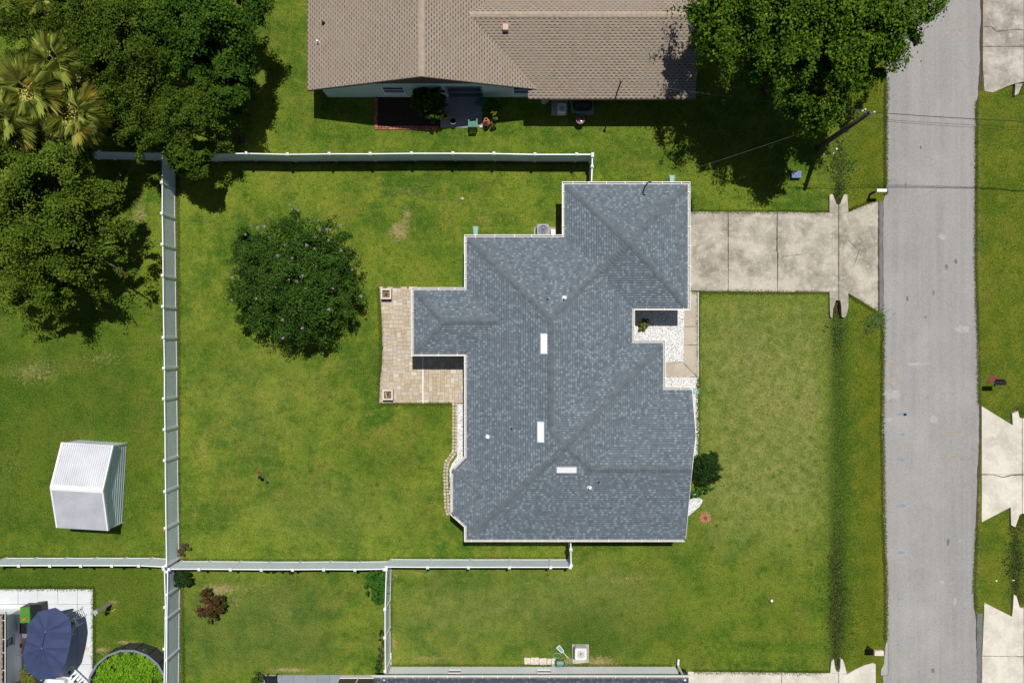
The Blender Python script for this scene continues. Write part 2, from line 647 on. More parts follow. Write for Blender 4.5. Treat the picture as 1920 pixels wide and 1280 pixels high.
def field(px, py):
    lush = .62 * band(px, 1553, 1602, 7) * band(py, 590, 1245, 20)
    lush = lush + .30 * np.exp(-((px - 1570) / 14) ** 2) * band(py, 620, 1235, 15)
    lush = lush + .15 * band(px, 1600, 1665, 6)
    lush = lush + .22 * band(px, 1828, 2300, 5)
    olive = .80 * band(px, 1598, 1668, 8) + .55 * band(px, 1826, 2300, 5)
    sw = band(px, 1555, 1600, 8) * band(py, 585, 1245, 20)
    olive = olive * (1 - .85 * sw)
    lush = lush + .25 * sw
    lush = lush + .60 * band(px, -900, 300, 20) * band(py, 560, 1050, 40)
    lush = lush + .22 * band(py, -500, 300, 8) * band(px, 400, 1650, 20)
    lush = lush + .5 * band(px, -900, 305, 8) * band(py, 1060, 2000, 6)
    lush = lush + .25 * band(px, 1250, 1620, 20) * band(py, 230, 400, 12)
    lush = lush + .28 * band(px, 1100, 1560, 30) * band(py, 1030, 1260, 25)
    for a in ((720, 690, 60, 40, .5), (640, 610, 70, 30, .4), (715, 880, 55, 40, .4), (820, 770, 40, 30, .35), (1080, 1165, 60, 35, .6), (560, 920, 60, 50, .2),
              (420, 660, 60, 60, .25), (790, 330, 90, 20, .3), (800, 460, 50, 50, .25), (1320, 990, 30, 40, .45), (1120, 1210, 60, 20, .35), (1450, 610, 80, 20, .25)):
        lush = lush + a[4] * gau(px, py, *a[:4])
    blue = .75 * band(px, 325, 640, 25) * band(py, 1090, 1255, 20) * (1 - .8 * gau(px, py, 690, 1160, 70, 90))
    blue = blue + .35 * band(px, 735, 1250, 30) * band(py, 1065, 1250, 20)
    blue = blue + .3 * gau(px, py, 1110, 1190, 70, 60)
    pale = .78 * band(px, 1315, 1545, 12) * band(py, 560, 1010, 30) + .3 * gau(px, py, 850, 1170, 120, 60) + .35 * gau(px, py, 1000, 1130, 220, 40)
    pale = pale + .30 * gau(px, py, 620, 960, 160, 60) + .25 * gau(px, py, 480, 760, 120, 110) + .3 * gau(px, py, 1130, 1085, 90, 30)
    dry = .95 * gau(px, py, 748, 434, 20, 20) + .75 * gau(px, py, 764, 402, 10, 16) + .4 * gau(px, py, 770, 360, 70, 14) + .35 * gau(px, py, 905, 410, 30, 25)
    dry = dry + .62 * gau(px, py, 262, 402, 20, 36) + .4 * gau(px, py, 225, 350, 26, 18) + .45 * gau(px, py, 60, 700, 60, 30) + .4 * gau(px, py, 200, 670, 60, 14)
    dry = dry + .3 * gau(px, py, 1450, 750, 60, 70) + .25 * gau(px, py, 1400, 660, 50, 40) + .2 * gau(px, py, 1440, 900, 70, 50) + .3 * gau(px, py, 1520, 760, 20, 80)
    dry = dry + .85 * gau(px, py, 405, 1105, 36, 12) + .5 * gau(px, py, 440, 1130, 16, 14) + .35 * gau(px, py, 525, 1150, 30, 40) + .35 * gau(px, py, 480, 1100, 70, 12)
    dry = dry + .8 * gau(px, py, 530, 1254, 30, 5) + .7 * gau(px, py, 562, 1256, 24, 5) + .55 * gau(px, py, 800, 1235, 60, 12) + .9 * gau(px, py, 738, 1205, 6, 26)
    dry = dry + .75 * gau(px, py, 738, 1085, 5, 20) + .9 * gau(px, py, 1125, 1240, 30, 12) + .8 * gau(px, py, 1060, 1240, 30, 10) + .5 * gau(px, py, 1170, 1250, 40, 6)
    dry = dry + .85 * gau(px, py, 1322, 970, 12, 10) + .8 * gau(px, py, 213, 1128, 9, 10) + .9 * gau(px, py, 192, 1218, 14, 8) + .8 * gau(px, py, 235, 1204, 30, 5)
    dry = dry + .55 * np.exp(-((px - 333) / 3.) ** 2) * band(py, 340, 1040, 10) + .6 * np.exp(-((px - 340) / 3.) ** 2) * band(py, 1075, 1280, 10)
    dry = dry + .5 * gau(px, py, 378, 848, 16, 26) + .35 * gau(px, py, 400, 405, 18, 26) + .45 * gau(px, py, 1180, 1085, 60, 10) + .4 * gau(px, py, 1060, 1085, 40, 10)
    dry = dry + .5 * gau(px, py, 800, 1075, 50, 6) + .35 * gau(px, py, 605, 870, 14, 10) + .4 * gau(px, py, 606, 910, 12, 14) + .5 * gau(px, py, 454, 262, 12, 20)
    dry = dry + .35 * band(px, 1652, 1664, 2) + .45 * band(px, 1826, 1840, 2) + .5 * gau(px, py, 1862, 712, 12, 8) + .6 * gau(px, py, 545, 270, 30, 4)
    dry = dry + .12 * band(px, 1330, 1540, 15) * band(py, 570, 1000, 30) + .3 * gau(px, py, 20, 880, 40, 50) + .15 * gau(px, py, 130, 690, 110, 22)
    mud_shade = .75 * np.exp(-((px - 1569) / 9.) ** 2) * band(py, 1010, 1235, 18) + .28 * np.exp(-((px - 1571) / 13.) ** 2) * band(py, 590, 1235, 20) + .35 * np.exp(-((px - 1572) / 10.) ** 2) * band(py, 596, 680, 10)
    mud_shade = mud_shade + .5 * gau(px, py, 1569, 1150, 16, 36) + .8 * np.exp(-((px - 1908) / 9.) ** 2) * band(py, 985, 1115, 8) + .5 * gau(px, py, 1906, 1070, 16, 40)
    mud_shade = mud_shade + .4 * np.exp(-((px - 1575) / 12.) ** 2) * band(py, 250, 366, 12)
    for a, b, c, d in PITS:
        mud_shade = mud_shade + 1.3 * gau(px, py, a, b, c * 1.5, d * 1.3)  # wet culvert bottoms, with the shade of the holes painted in as well
    mud_shade = mud_shade + .4 * gau(px, py, 365, 835, 6, 10) + .35 * gau(px, py, 614, 846, 5, 4) + .35 * gau(px, py, 604, 872, 6, 6)
    c = lambda a: np.clip(a, 0, 1)
    return {'lush': c(lush), 'olive': c(olive), 'blue': c(blue), 'pale': c(pale), 'dry': c(dry), 'mud_shade': c(mud_shade)}


xs = np.concatenate([[-600, -300, -120, -60, -44], np.arange(-36, 36.01, .25), [44, 60, 120, 300, 600]])
ys = np.concatenate([[-600, -300, -120, -60, -36], np.arange(-25, 25.01, .25), [36, 60, 120, 300, 600]])
GX, GY = np.meshgrid(xs, ys)
PXg, PYg = GX.ravel() * 30 + 960, 640 - GY.ravel() * 30
V = np.stack([GX.ravel(), GY.ravel(), lawn_z(PXg, PYg)], 1)
nx = len(xs)
ii, jj = np.meshgrid(np.arange(nx - 1), np.arange(len(ys) - 1))
a0 = (jj * nx + ii).ravel()
F = np.stack([a0, a0 + 1, a0 + nx + 1, a0 + nx], 1)
lawn = npmesh('lawn', V, F, 'lawn_grass', attrs=field(PXg, PYg))
tag(lawn, 'mown green lawn with yellowed patches around the houses', 'lawn', kind='structure')

NOGRASS = []


def keep_off(pts):
    NOGRASS.append(pts)
    return pts


# ---- road
RL = [(1664, -60), (1663, 0), (1661, 130), (1661, 300), (1662, 340), (1660, 366), (1656, 378), (1656, 582), (1655, 640), (1654, 720), (1653, 800), (1655, 900), (1657, 970), (1661, 1090), (1661, 1190), (1660, 1205), (1656, 1262), (1654, 1340)]
RR = [(1834, 1340), (1832, 1280), (1829, 1170), (1825, 1105), (1828, 1010), (1831, 930), (1834, 850), (1835, 720), (1833, 620), (1829, 520), (1828, 300), (1829, 215), (1834, 160), (1836, 100), (1838, 0), (1839, -60)]
keep_off([(1666, -60)] + RL[1:] + RR)


def edge_x(line, y):
    l = sorted(line, key=lambda p: p[1])
    return float(np.interp(y, [p[1] for p in l], [p[0] for p in l]))


r_ = random.Random(3)
yl = [-18000, -9000, -3000, -600] + list(range(-60, 1341, 8)) + [2000, 5000, 10000, 18000]
m = M()
rv = []
ja = jb = 0.
for y in yl:
    ja, jb = ja * .6 + r_.uniform(-.8, .8), jb * .6 + r_.uniform(-.9, .9)
    (xa, ya), (xb, yb) = T(edge_x(RL, y) + ja, y), T(edge_x(RR, y) + jb, y)
    rv += [(xa, ya, .03), (xb, yb, .03)]
m.add(rv, [(2 * i + 2, 2 * i + 3, 2 * i + 1, 2 * i) for i in range(len(yl) - 1)])
road = tag(m.done('road', 'asphalt_road'), 'pale grey worn asphalt road with ragged edges', 'road', kind='structure')
# crumbled edge of soil along the road
for nm, line, dx, sd in (('road_edge_soil', RL[:5], -3.2, 5), ('road_edge_soil', RL[8:15], -2.6, 6), ('road_edge_soil', RR[:8], 4.6, 7), ('road_edge_soil', RR[7:13], 3.6, 8), ('road_edge_soil', RR[12:], 6.5, 9)):
    r_ = random.Random(sd)
    L = TP(line)
    ww = wob(L + L[::-1], .25, .001, sd)
    fine = []
    for a, b in zip(L, L[1:]):
        n = max(1, int(math.dist(a, b) / .25))
        fine += [(a[0] + (b[0] - a[0]) * i / n, a[1] + (b[1] - a[1]) * i / n) for i in range(n)]
    fine.append(L[-1])
    p1 = [(x + (.1 if dx < 0 else -.1), y) for x, y in fine]
    p2 = [(x + dx / 30 * r_.uniform(.45, 1.35), y) for x, y in fine]
    m = M()
    n = len(fine)
    m.add([(x, y, .012) for x, y in p1] + [(x, y, .012) for x, y in p2],
          [(i, i + 1, n + i + 1, n + i) if dx > 0 else (n + i, n + i + 1, i + 1, i) for i in range(n - 1)])
    tag(m.done(nm, 'joint_dirt'), 'crumbled strip of brown soil along the road edge', 'soil', kind='structure')

for i, (px, py, w, h) in enumerate(((1688, 119, 5, 2.2), (1701, 120, 3, 2), (1690, 489 + 287, 9, 3), (1697, 776, 3, 4), (1689, 861, 9, 2.8), (1690, 948, 8, 2.6), (1688, 1035, 8, 2.4), (1687, 1122, 8, 2), (1683, 1208, 5, 2), (1692, 814, 5, 2.5), (1691, 749, 4, 2))):
    M().sheet([(a, b) for a, b in blob(T(px, py), w / 30, h / 30, 9, .35, i)], .034).done('paint_mark', 'paint_blue', road)
for i, (px, py, w, h, mt) in enumerate(((1673, 739, 17, 9, 'pale_patch'), (1751, 786, 8, 7, 'pale_patch'), (1667, 786, 6, 5, 'pale_patch'), (1676, 714, 8, 8, 'rust_patch'), (1767, 444, 8, 5, 'pale_patch'),
                                        (1800, 811, 9, 6, 'rust_patch'), (1776, 814, 7, 4, 'rust_patch'), (1805, 617, 14, 7, 'pale_patch'), (1801, 1016, 7, 6, 'rust_patch'), (1766, 1090, 6, 3, 'pale_patch'),
                                        (1790, 1126, 3, 7, 'pale_patch'), (1790, 858, 12, 4, 'rust_patch'), (1718, 682, 22, 3, 'pale_patch'), (1800, 60, 12, 8, 'rust_patch'), (1672, 680, 8, 4, 'rust_patch'))):
    M().sheet(blob(T(px, py), w / 30, h / 30, 16, .3, 40 + i), .0335).done('road_patch', mt, road)
for i, (px, py, w, h) in enumerate(((1774, 501, 3, 6), (1698, 346, 2, 4), (1701, 560, 2, 5), (1750, 548, 2, 5), (1666, 185, 3, 3), (1726, 277, 2.2, 3), (1792, 490, 3, 4), (1777, 1015, 3, 6), (1748, 1256, 3, 5), (1735, 594, 3, 2))):
    M().sheet(blob(T(px, py), w / 30, h / 30, 10, .4, 70 + i), .0345).done('oil_spot', 'dark_asphalt', road)


# ---- driveways of separate slabs
def slabs(name, label, polys, mat, z=.05, th=.5, cat='driveway'):
    c = polys[0][0]
    m0 = T(*c)
    root = bpy.data.objects.new(name, None)
    COL.objects.link(root)
    root.location = (m0[0], m0[1], 0)
    WL[root] = Vector((m0[0], m0[1], 0))
    tag(root, label, cat, kind='structure')
    for i, p in enumerate(polys):
        keep_off(p)
        q = wob(TP(p), .4, .008, i + 3)
        M().prism(q, -th, z + .002 * (i % 3), False).done('slab', mat, root)
    return root


def joints(root, lines, mat='joint_dirt', w=.035, z=.0575):
    for l in lines:
        pts = TP(l)
        q = []
        r = random.Random(int(l[0][0]))
        f = []
        for a, b in zip(pts, pts[1:]):
            n = max(1, int(math.dist(a, b) / .2))
            f += [(a[0] + (b[0] - a[0]) * i / n, a[1] + (b[1] - a[1]) * i / n) for i in range(n)]
        f.append(pts[-1])
        v = []
        for i, p in enumerate(f):
            a, b = f[max(i - 1, 0)], f[min(i + 1, len(f) - 1)]
            d = math.dist(a, b)
            nx_, ny_ = -(b[1] - a[1]) / d, (b[0] - a[0]) / d
            k = w / 2 * r.uniform(.5, 1.4)
            v += [(p[0] + nx_ * k, p[1] + ny_ * k, z), (p[0] - nx_ * k, p[1] - ny_ * k, z)]
        M().add(v, [(2 * i, 2 * i + 1, 2 * i + 3, 2 * i + 2) for i in range(len(f) - 1)]).done('joint_gap', mat, root)


d1 = slabs('driveway', 'stained concrete driveway of four slabs before the slate grey garage', [
    [(1280, 397), (1364.6, 397), (1364.6, 546), (1280, 545)],
    [(1365.4, 397), (1456.6, 398), (1456.6, 547), (1365.4, 546)],
    [(1457.4, 398), (1555, 399), (1571.4, 399), (1571.4, 547), (1457.4, 547)],
    [(1572.6, 399), (1590, 399), (1612, 389), (1640, 378), (1646, 380), (1646, 584), (1590, 549), (1572.6, 548)],
    [(1555, 366), (1559, 363.5), (1561.5, 366), (1568, 383), (1571, 384.5), (1575, 383), (1581.5, 366), (1584.5, 364), (1588, 366), (1590, 398.4), (1555, 398.4)],
    [(1555, 547.6), (1590, 548.4), (1590, 576), (1587, 590), (1583, 596), (1578, 594), (1577, 574), (1575, 563), (1567, 563), (1561.5, 580), (1560.5, 595), (1556.5, 595), (1555.5, 580)]],
    'driveway_concrete')
joints(d1, [[(1572, 383), (1572, 566)], [(1457, 398), (1456, 470), (1458, 475), (1457, 547)], [(1365, 397), (1365, 546)]], w=.05)
joints(d1, [[(1458, 481), (1480, 480), (1504, 477)], [(1590, 450), (1610, 470), (1600, 500)]], w=.02)
m = M().prism(wob(TP([(1646.6, 379), (1655.5, 378), (1655.5, 585), (1646.6, 585)]), .3, .02, 2), -.2, .02, False)
keep_off([(1646, 378), (1657, 378), (1657, 586), (1646, 586)])
tag(m.done('asphalt_strip', 'dark_asphalt'), 'dark asphalt strip joining the stained driveway to the road', 'asphalt', kind='structure')
joints(d1, [[(1647, 380), (1646.5, 450), (1647, 583)]], w=.09, z=.06)

d2 = slabs('driveway', 'mildewed concrete driveway across the road near the big tree', [
    [(1842, -60), (1918.6, -60), (1918.6, 88), (1842, 88)], [(1842, 88.6), (1918.6, 88.6), (1918.6, 154), (1902, 157), (1860, 174), (1845, 172), (1842, 130)],
    [(1919.4, -60), (2000, -60), (2000, 88), (1919.4, 88)], [(1919.4, 88.6), (2000, 88.6), (2000, 156), (1919.4, 156)],
    [(1903, 157.5), (1918, 157.5), (1915, 160), (1909, 176), (1902, 180)]], 'old_concrete')
joints(d2, [[(1842, 52), (1856, 50), (1868, 60), (1885, 58), (1900, 56), (1918, 57)], [(1842, 88), (1918, 88)]], w=.04)
m = M().prism(wob(TP([(1836, -40), (1842, -40), (1842, 172), (1836, 160)]), .3, .03, 5), -.1, .024, False)
tag(m.done('asphalt_strip', 'joint_dirt'), 'dark soil gap between the road and the mildewed driveway', 'soil', kind='structure')

d3 = slabs('driveway', 'clean white concrete driveway across the road with a crack', [
    [(1840, 761), (1898, 797), (1897, 775), (1908, 770), (1911, 783), (1915.4, 784), (1915.4, 888), (1840, 889)],
    [(1840, 889.6), (1915.4, 888.6), (1915.4, 962), (1911, 964), (1903, 987), (1895, 984), (1894, 950), (1840, 978)],
    [(1916.2, 784), (2000, 784), (2000, 962), (1916.2, 962)]], 'new_concrete')
joints(d3, [[(1840, 889), (1860, 889), (1880, 894), (1897, 890), (1920, 889)]], w=.05)
joints(d3, [[(1915.8, 784), (1915.8, 962)]], w=.03)

d4 = slabs('driveway', 'clean white concrete driveway across the road below the weedy swale', [
    [(1845, 1129), (1897, 1155), (1900, 1113), (1905, 1117), (1911, 1138), (1917.4, 1139), (1917.4, 1229), (1841, 1228)],
    [(1841, 1228.8), (1917.4, 1229.6), (1917.4, 1340), (1840, 1340)],
    [(1918.2, 1139), (2000, 1139), (2000, 1340), (1918.2, 1340)]], 'new_concrete')
joints(d4, [[(1841, 1228.4), (1920, 1229.4)]], w=.03)
m = M().prism(wob(TP([(1832, 1150), (1841.5, 1150), (1840, 1340), (1832, 1340)]), .3, .03, 5), -.1, .022, False)
tag(m.done('asphalt_strip', 'dark_asphalt'), 'dark asphalt strip beside the lower white driveway', 'asphalt', kind='structure')

d5 = slabs('driveway', 'cream concrete driveway of the white house with charcoal roof', [
    [(1290, 1258), (1464.6, 1259.5), (1464.6, 1340), (1290, 1340)],
    [(1465.4, 1259.5), (1556, 1261), (1571.6, 1262), (1571.6, 1340), (1465.4, 1340)],
    [(1572.4, 1262), (1588, 1263), (1603, 1254), (1620, 1246), (1636, 1241.5), (1641, 1244), (1642, 1340), (1572.4, 1340)],
    [(1556, 1260.4), (1558, 1240), (1563, 1234), (1565, 1250), (1568, 1259), (1573, 1259), (1575, 1250), (1575.5, 1235), (1579, 1234), (1583, 1245), (1587, 1262), (1572, 1261.4)]],
    'new_concrete')
joints(d5, [[(1465, 1259), (1465, 1290)], [(1572, 1260), (1572, 1290)]], w=.035)
m = M().prism(TP([(1661, 1203), (1664.5, 1203), (1664.5, 1265), (1651, 1265), (1651, 1255), (1657, 1243)]), -.1, .045, False)
keep_off([(1651, 1203), (1665, 1203), (1665, 1340), (1642, 1340), (1645, 1255)])
tag(m.done('asphalt_strip', 'pale_patch'), 'rectangular asphalt patch with dark seams near the beige mailbox', 'asphalt', kind='structure')
for nm, pl in (('patch_seam', [(1664.2, 1203), (1664.8, 1203), (1664.8, 1265), (1664.2, 1265)]), ('patch_seam', [(1651, 1264.6), (1664.6, 1264.6), (1664.6, 1265.3), (1651, 1265.3)])):
    M().sheet(TP(pl), .05).done(nm, 'joint_dirt', road)

# ---- front path and beds of white stones
walk = slabs('path', 'tan concrete front path along the gravel bed', [
    [(1284, 547), (1307.6, 547), (1307.6, 611.6), (1283, 611.6)], [(1283, 612.4), (1307.6, 612.4), (1307.6, 646), (1282.6, 646)],
    [(1282.6, 646.8), (1307.6, 646.8), (1307.6, 706), (1281, 679.4)], [(1240, 679.6), (1280.6, 679.6), (1307, 706.4), (1240, 706.4)]], 'path_concrete', cat='path')
joints(walk, [[(1281, 680), (1307, 706)], [(1283, 612), (1307, 612)], [(1282.6, 646.4), (1307, 646.4)]], w=.03)
M().prism(TP([(1307.9, 548), (1309.6, 548), (1309.6, 706), (1307.9, 706)]), -.1, .085, False).done('edging_kerb', 'white_concrete', walk)

OCT = np.array([(1, 0, 0), (-1, 0, 0), (0, 1, 0), (0, -1, 0), (0, 0, 1), (0, 0, -1)], float)
OCF = np.array([(0, 2, 4), (2, 1, 4), (1, 3, 4), (3, 0, 4), (2, 0, 5), (1, 2, 5), (3, 1, 5), (0, 3, 5)])


def inside(poly, x, y):
    r = np.zeros(len(x), bool)
    n = len(poly)
    for i in range(n):
        x1, y1 = poly[i]
        x2, y2 = poly[(i + 1) % n]
        if y1 == y2: continue
        c = ((y1 > y) != (y2 > y)) & (x < (x2 - x1) * (y - y1) / (y2 - y1) + x1)
        r ^= c
    return r


def gravel(polys, label, dens=300, size=(.028, .055), mat='white_stone', z=.02):
    allv = []
    m = M()
    for p in polys:
        keep_off(p)
        q = TP(p)
        m.prism(wob(q, .3, .02, 3), -.1, z, False)
        x0, x1 = min(a[0] for a in q), max(a[0] for a in q)
        y0, y1 = min(a[1] for a in q), max(a[1] for a in q)
        n = int((x1 - x0) * (y1 - y0) * dens)
        X, Y = npr.uniform(x0, x1, n), npr.uniform(y0, y1, n)
        k = inside(q, X, Y)
        allv.append(np.stack([X[k], Y[k]], 1))
    P = np.concatenate(allv)
    n = len(P)
    s = npr.uniform(size[0], size[1], (n, 1, 1)) * npr.uniform(.65, 1.35, (n, 6, 1)) * np.array([1, 1, .6])[None, None]
    ang = npr.uniform(0, 6.28, n)
    O = OCT[None] * s
    cs, sn = np.cos(ang)[:, None], np.sin(ang)[:, None]
    Vx = P[:, 0:1] + O[:, :, 0] * cs - O[:, :, 1] * sn
    Vy = P[:, 1:2] + O[:, :, 0] * sn + O[:, :, 1] * cs
    Vz = z + .012 + O[:, :, 2]
    V = np.stack([Vx, Vy, Vz], 2).reshape(-1, 3)
    F = (OCF[None] + (np.arange(n) * 6)[:, None, None]).reshape(-1, 3)
    o = npmesh('gravel', V, F, mat)
    tag(o, label, 'gravel', kind='stuff')
    b = m.done('gravel_base', 'ac_white')
    tag(b, 'pale bedding under the ' + label, 'gravel', kind='structure')
    return o


gravel([[(1165, 570), (1283, 570), (1283, 646), (1281.5, 679), (1235, 679), (1235, 640), (1165, 640)]], 'bed of white stones in the recess beside the front path')
gravel([[(1235, 707), (1308.5, 707), (1309, 726), (1235, 726)], [(1285, 726), (1308.5, 726), (1309, 780), (1311, 790), (1309.5, 830), (1308, 852), (1285, 860)]], 'strip of white stones along the gable wall')
gravel([[(1270, 920), (1300, 922), (1317, 938), (1312, 948), (1292, 966), (1270, 972)]], 'small wedge of white stones behind the round bush')
gravel([[(857, 757), (880, 757), (880, 850), (857, 868), (850, 883), (848, 930), (846.5, 960), (843, 963), (843, 880), (848, 868), (857, 856)]], 'narrow strip of white stones along the back wall')

# ---- tan edging stones of the back bed: one object each
edge_root = thing('stone_edging', T(846, 800), 'row of tan edging stones along the back gravel strip', 'edging')
em = M().box((0, 0, 0), (.19, .15, .10), 0, .86).v
esh = M().box((0, 0, 0), (.19, .15, .10), 0, .86)
esm = bpy.data.meshes.new('edging_stone')
esm.from_pydata(esh.v, [], esh.f)
esm.materials.append(MATS['tan_paver'])
path = [(853, 758), (852.5, 846), (849, 852), (838, 866), (836, 880), (836, 900), (837, 930), (838, 950), (841, 962)]
keep_off([(848, 756), (858, 756), (858, 850), (842, 872), (842, 962), (834, 962), (832, 870), (848, 848)])
for off in (-.085, .085):
    cur = 0.
    for a, b in zip(TP(path), TP(path[1:])):
        L = math.dist(a, b)
        while cur < L:
            t = cur / L
            ang = math.atan2(b[1] - a[1], b[0] - a[0])
            x = a[0] + (b[0] - a[0]) * t - math.sin(ang) * off
            y = a[1] + (b[1] - a[1]) * t + math.cos(ang) * off
            inst('edging_stone', esm, edge_root, (x + rnd.uniform(-.012, .012), y, -.03 + rnd.uniform(0, .02)), (rnd.uniform(-.06, .06), rnd.uniform(-.06, .06), ang + rnd.uniform(-.12, .12)), (rnd.uniform(.85, 1.05), 1, 1))
            cur += .205
        cur -= L


def clip(poly, a, b, c):
    """keep a*x + b*y + c >= 0"""
    out = []
    n = len(poly)
    for i in range(n):
        p, q = poly[i], poly[(i + 1) % n]
        dp, dq = a * p[0] + b * p[1] + c, a * q[0] + b * q[1] + c
        if dp >= 0: out.append(p)
        if (dp >= 0) != (dq >= 0):
            t = dp / (dp - dq)
            out.append((p[0] + (q[0] - p[0]) * t, p[1] + (q[1] - p[1]) * t))
    return out


def area(p):
    return .5 * sum(a[0] * b[1] - b[0] * a[1] for a, b in zip(p, p[1:] + p[:1])) if len(p) > 2 else 0


# ---- paver patio: every visible paver is an object
patio = bpy.data.objects.new('patio', None)
COL.objects.link(patio)
pc = T(740, 650)
patio.location = (pc[0], pc[1], 0)
WL[patio] = Vector((pc[0], pc[1], 0))
tag(patio, 'patio of tan and grey concrete pavers behind the slate grey house', 'patio', kind='structure')
pat_vis = [(711, 538), (783, 538), (783, 664), (868, 664), (868, 755), (711, 755), (712, 720), (717, 655), (716, 610), (714, 570)]
keep_off([(711, 537), (870, 537), (870, 756), (711, 756), (712, 720), (717, 655), (716, 610), (714, 570)])
M().prism(wob(TP([(712, 538), (870, 538), (870, 754.5), (712, 754.5), (713, 720), (718, 655), (717, 610), (715, 570)]), .4, .01, 3), -.2, .02, False).done('sand_bed', 'bare_soil', patio)
mod = .124
ox, oy = T(711, 756)
NXm, NYm = int(160 / 30 / mod) + 1, int(220 / 30 / mod) + 1
occ = np.zeros((NYm + 4, NXm + 4), bool)
visw = TP(pat_vis)
pat_out = wob(TP([(711.5, 537.5), (880, 537.5), (880, 755), (711.5, 755), (712.5, 720), (716.5, 680), (717.5, 655), (717, 625), (716, 600), (714, 570)]), .6, .004, 3)
pm = {}
PAV = []
r5 = random.Random(5)
for j in range(NYm):
    for i in range(NXm):
        if occ[j, i]: continue
        for (w, h) in r5.sample([(2, 2), (3, 2), (2, 3), (2, 2), (3, 2)], 5) + [(2, 1), (1, 2), (1, 1)]:
            if i + w <= NXm and j + h <= NYm and not occ[j:j + h, i:i + w].any(): break
        occ[j:j + h, i:i + w] = True
        cx, cy = ox + (i + w / 2) * mod, oy + (j + h / 2) * mod
        hw_, hh_ = w * mod / 2 - .003, h * mod / 2 - .003
        cut = pat_out
        for hp_ in ((1, 0, -(cx - hw_)), (-1, 0, cx + hw_), (0, 1, -(cy - hh_)), (0, -1, cy + hh_)):
            cut = clip(cut, *hp_) if len(cut) > 2 else cut
        ar_ = abs(area(cut)) if len(cut) > 2 else 0
        if ar_ < .012: continue
        if not inside(visw, np.array([cx, cx - hw_, cx + hw_]), np.array([cy, cy, cy])).any(): continue
        PAV.append((ar_, cut if ar_ < 4 * hw_ * hh_ * .985 else None, w, h, cx, cy))
PAV.sort(key=lambda q: -q[0])
small = M()
for idx, (ar_, cut, w, h, cx, cy) in enumerate(PAV):
    if idx >= 300:                      # past the limit: the smallest stay joined
        small.prism(cut if cut else [(cx - w * mod / 2 + .003, cy - h * mod / 2 + .003), (cx + w * mod / 2 - .003, cy - h * mod / 2 + .003), (cx + w * mod / 2 - .003, cy + h * mod / 2 - .003), (cx - w * mod / 2 + .003, cy + h * mod / 2 - .003)], -.015, .053, False)
        continue
    if cut:
        M().prism(cut, -.015, .053).done('paver', 'tan_paver', patio)
        continue
    if (w, h) not in pm:
        mm = M().box((0, 0, 0), (w * mod - .006, h * mod - .006, .07), 0, .975)
        me = bpy.data.meshes.new('paver')
        me.from_pydata(mm.v, [], mm.f)
        me.materials.append(MATS['tan_paver'])
        pm[(w, h)] = me
    inst('paver', pm[(w, h)], patio, (cx, cy, -.015 + r5.uniform(0, .006)), (r5.uniform(-.008, .008), r5.uniform(-.008, .008), 0))
if small.v:
    tag(small.done('small_pavers', 'tan_paver_mixed', patio), kind='stuff')
M().box((*T(793.2, 712), .0), (.055, 88 / 30, .068)).done('drain_channel', 'white_vinyl', patio)

# ---- slabs of the other yards
slabs('patio', 'white concrete patio of square slabs under the navy parasol',
      [[(a, 1103.5), (b, 1103.5), (b, 1131.5), (a, 1131.5)] for a, b in ((-40, 34.5), (35.1, 71.5), (72.1, 108.8), (109.4, 145.6), (146.2, 174.5))] +
      [[(-40, 1132.2), (145.6, 1132.2), (145.6, 1340), (-40, 1340)], [(146.2, 1132.2), (174.5, 1132.2), (174.5, 1244), (146.2, 1244)], [(146.2, 1244.6), (174.5, 1244.6), (174.5, 1340), (146.2, 1340)]],
      'white_concrete', .05, .2, 'patio')
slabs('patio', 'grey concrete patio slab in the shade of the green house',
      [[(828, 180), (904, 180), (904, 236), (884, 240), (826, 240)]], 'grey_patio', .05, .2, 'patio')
slabs('patio', 'grey square slab patio behind the charcoal roofed house',
      [[(484 + i * 22.4, 1264 + j * 22), (505.8 + i * 22.4, 1264 + j * 22), (505.8 + i * 22.4, 1285.4 + j * 22), (484 + i * 22.4, 1285.4 + j * 22)] for j in range(2) for i in range(7)], 'grey_patio', .05, .2, 'patio')
M().sheet(TP([(484, 1264), (641, 1264), (641, 1306), (484, 1306)]), .03).done('joint_sand', 'dark_asphalt')
tag(bpy.data.objects['joint_sand'], 'dark joints between the grey patio slabs', 'sand', kind='structure')
mb = M().prism(wob(TP([(705, 183), (826, 183), (826, 240), (705, 240)]), .3, .03, 3), -.1, .03, False)
keep_off([(703, 180), (828, 180), (828, 243), (703, 243)])
tag(mb.done('mulch_bed', 'dark_mulch'), 'dark mulch bed against the green wall', 'mulch', kind='structure')
keep_off([(610, 60), (1100, 60), (1100, 183), (610, 183)])
keep_off([(855, 425), (1290, 425), (1290, 1000), (855, 1000)])
keep_off([(725, 1249), (1290, 1249), (1290, 1400), (725, 1400)])
keep_off([(630, 1264), (730, 1264), (730, 1400), (630, 1400)])

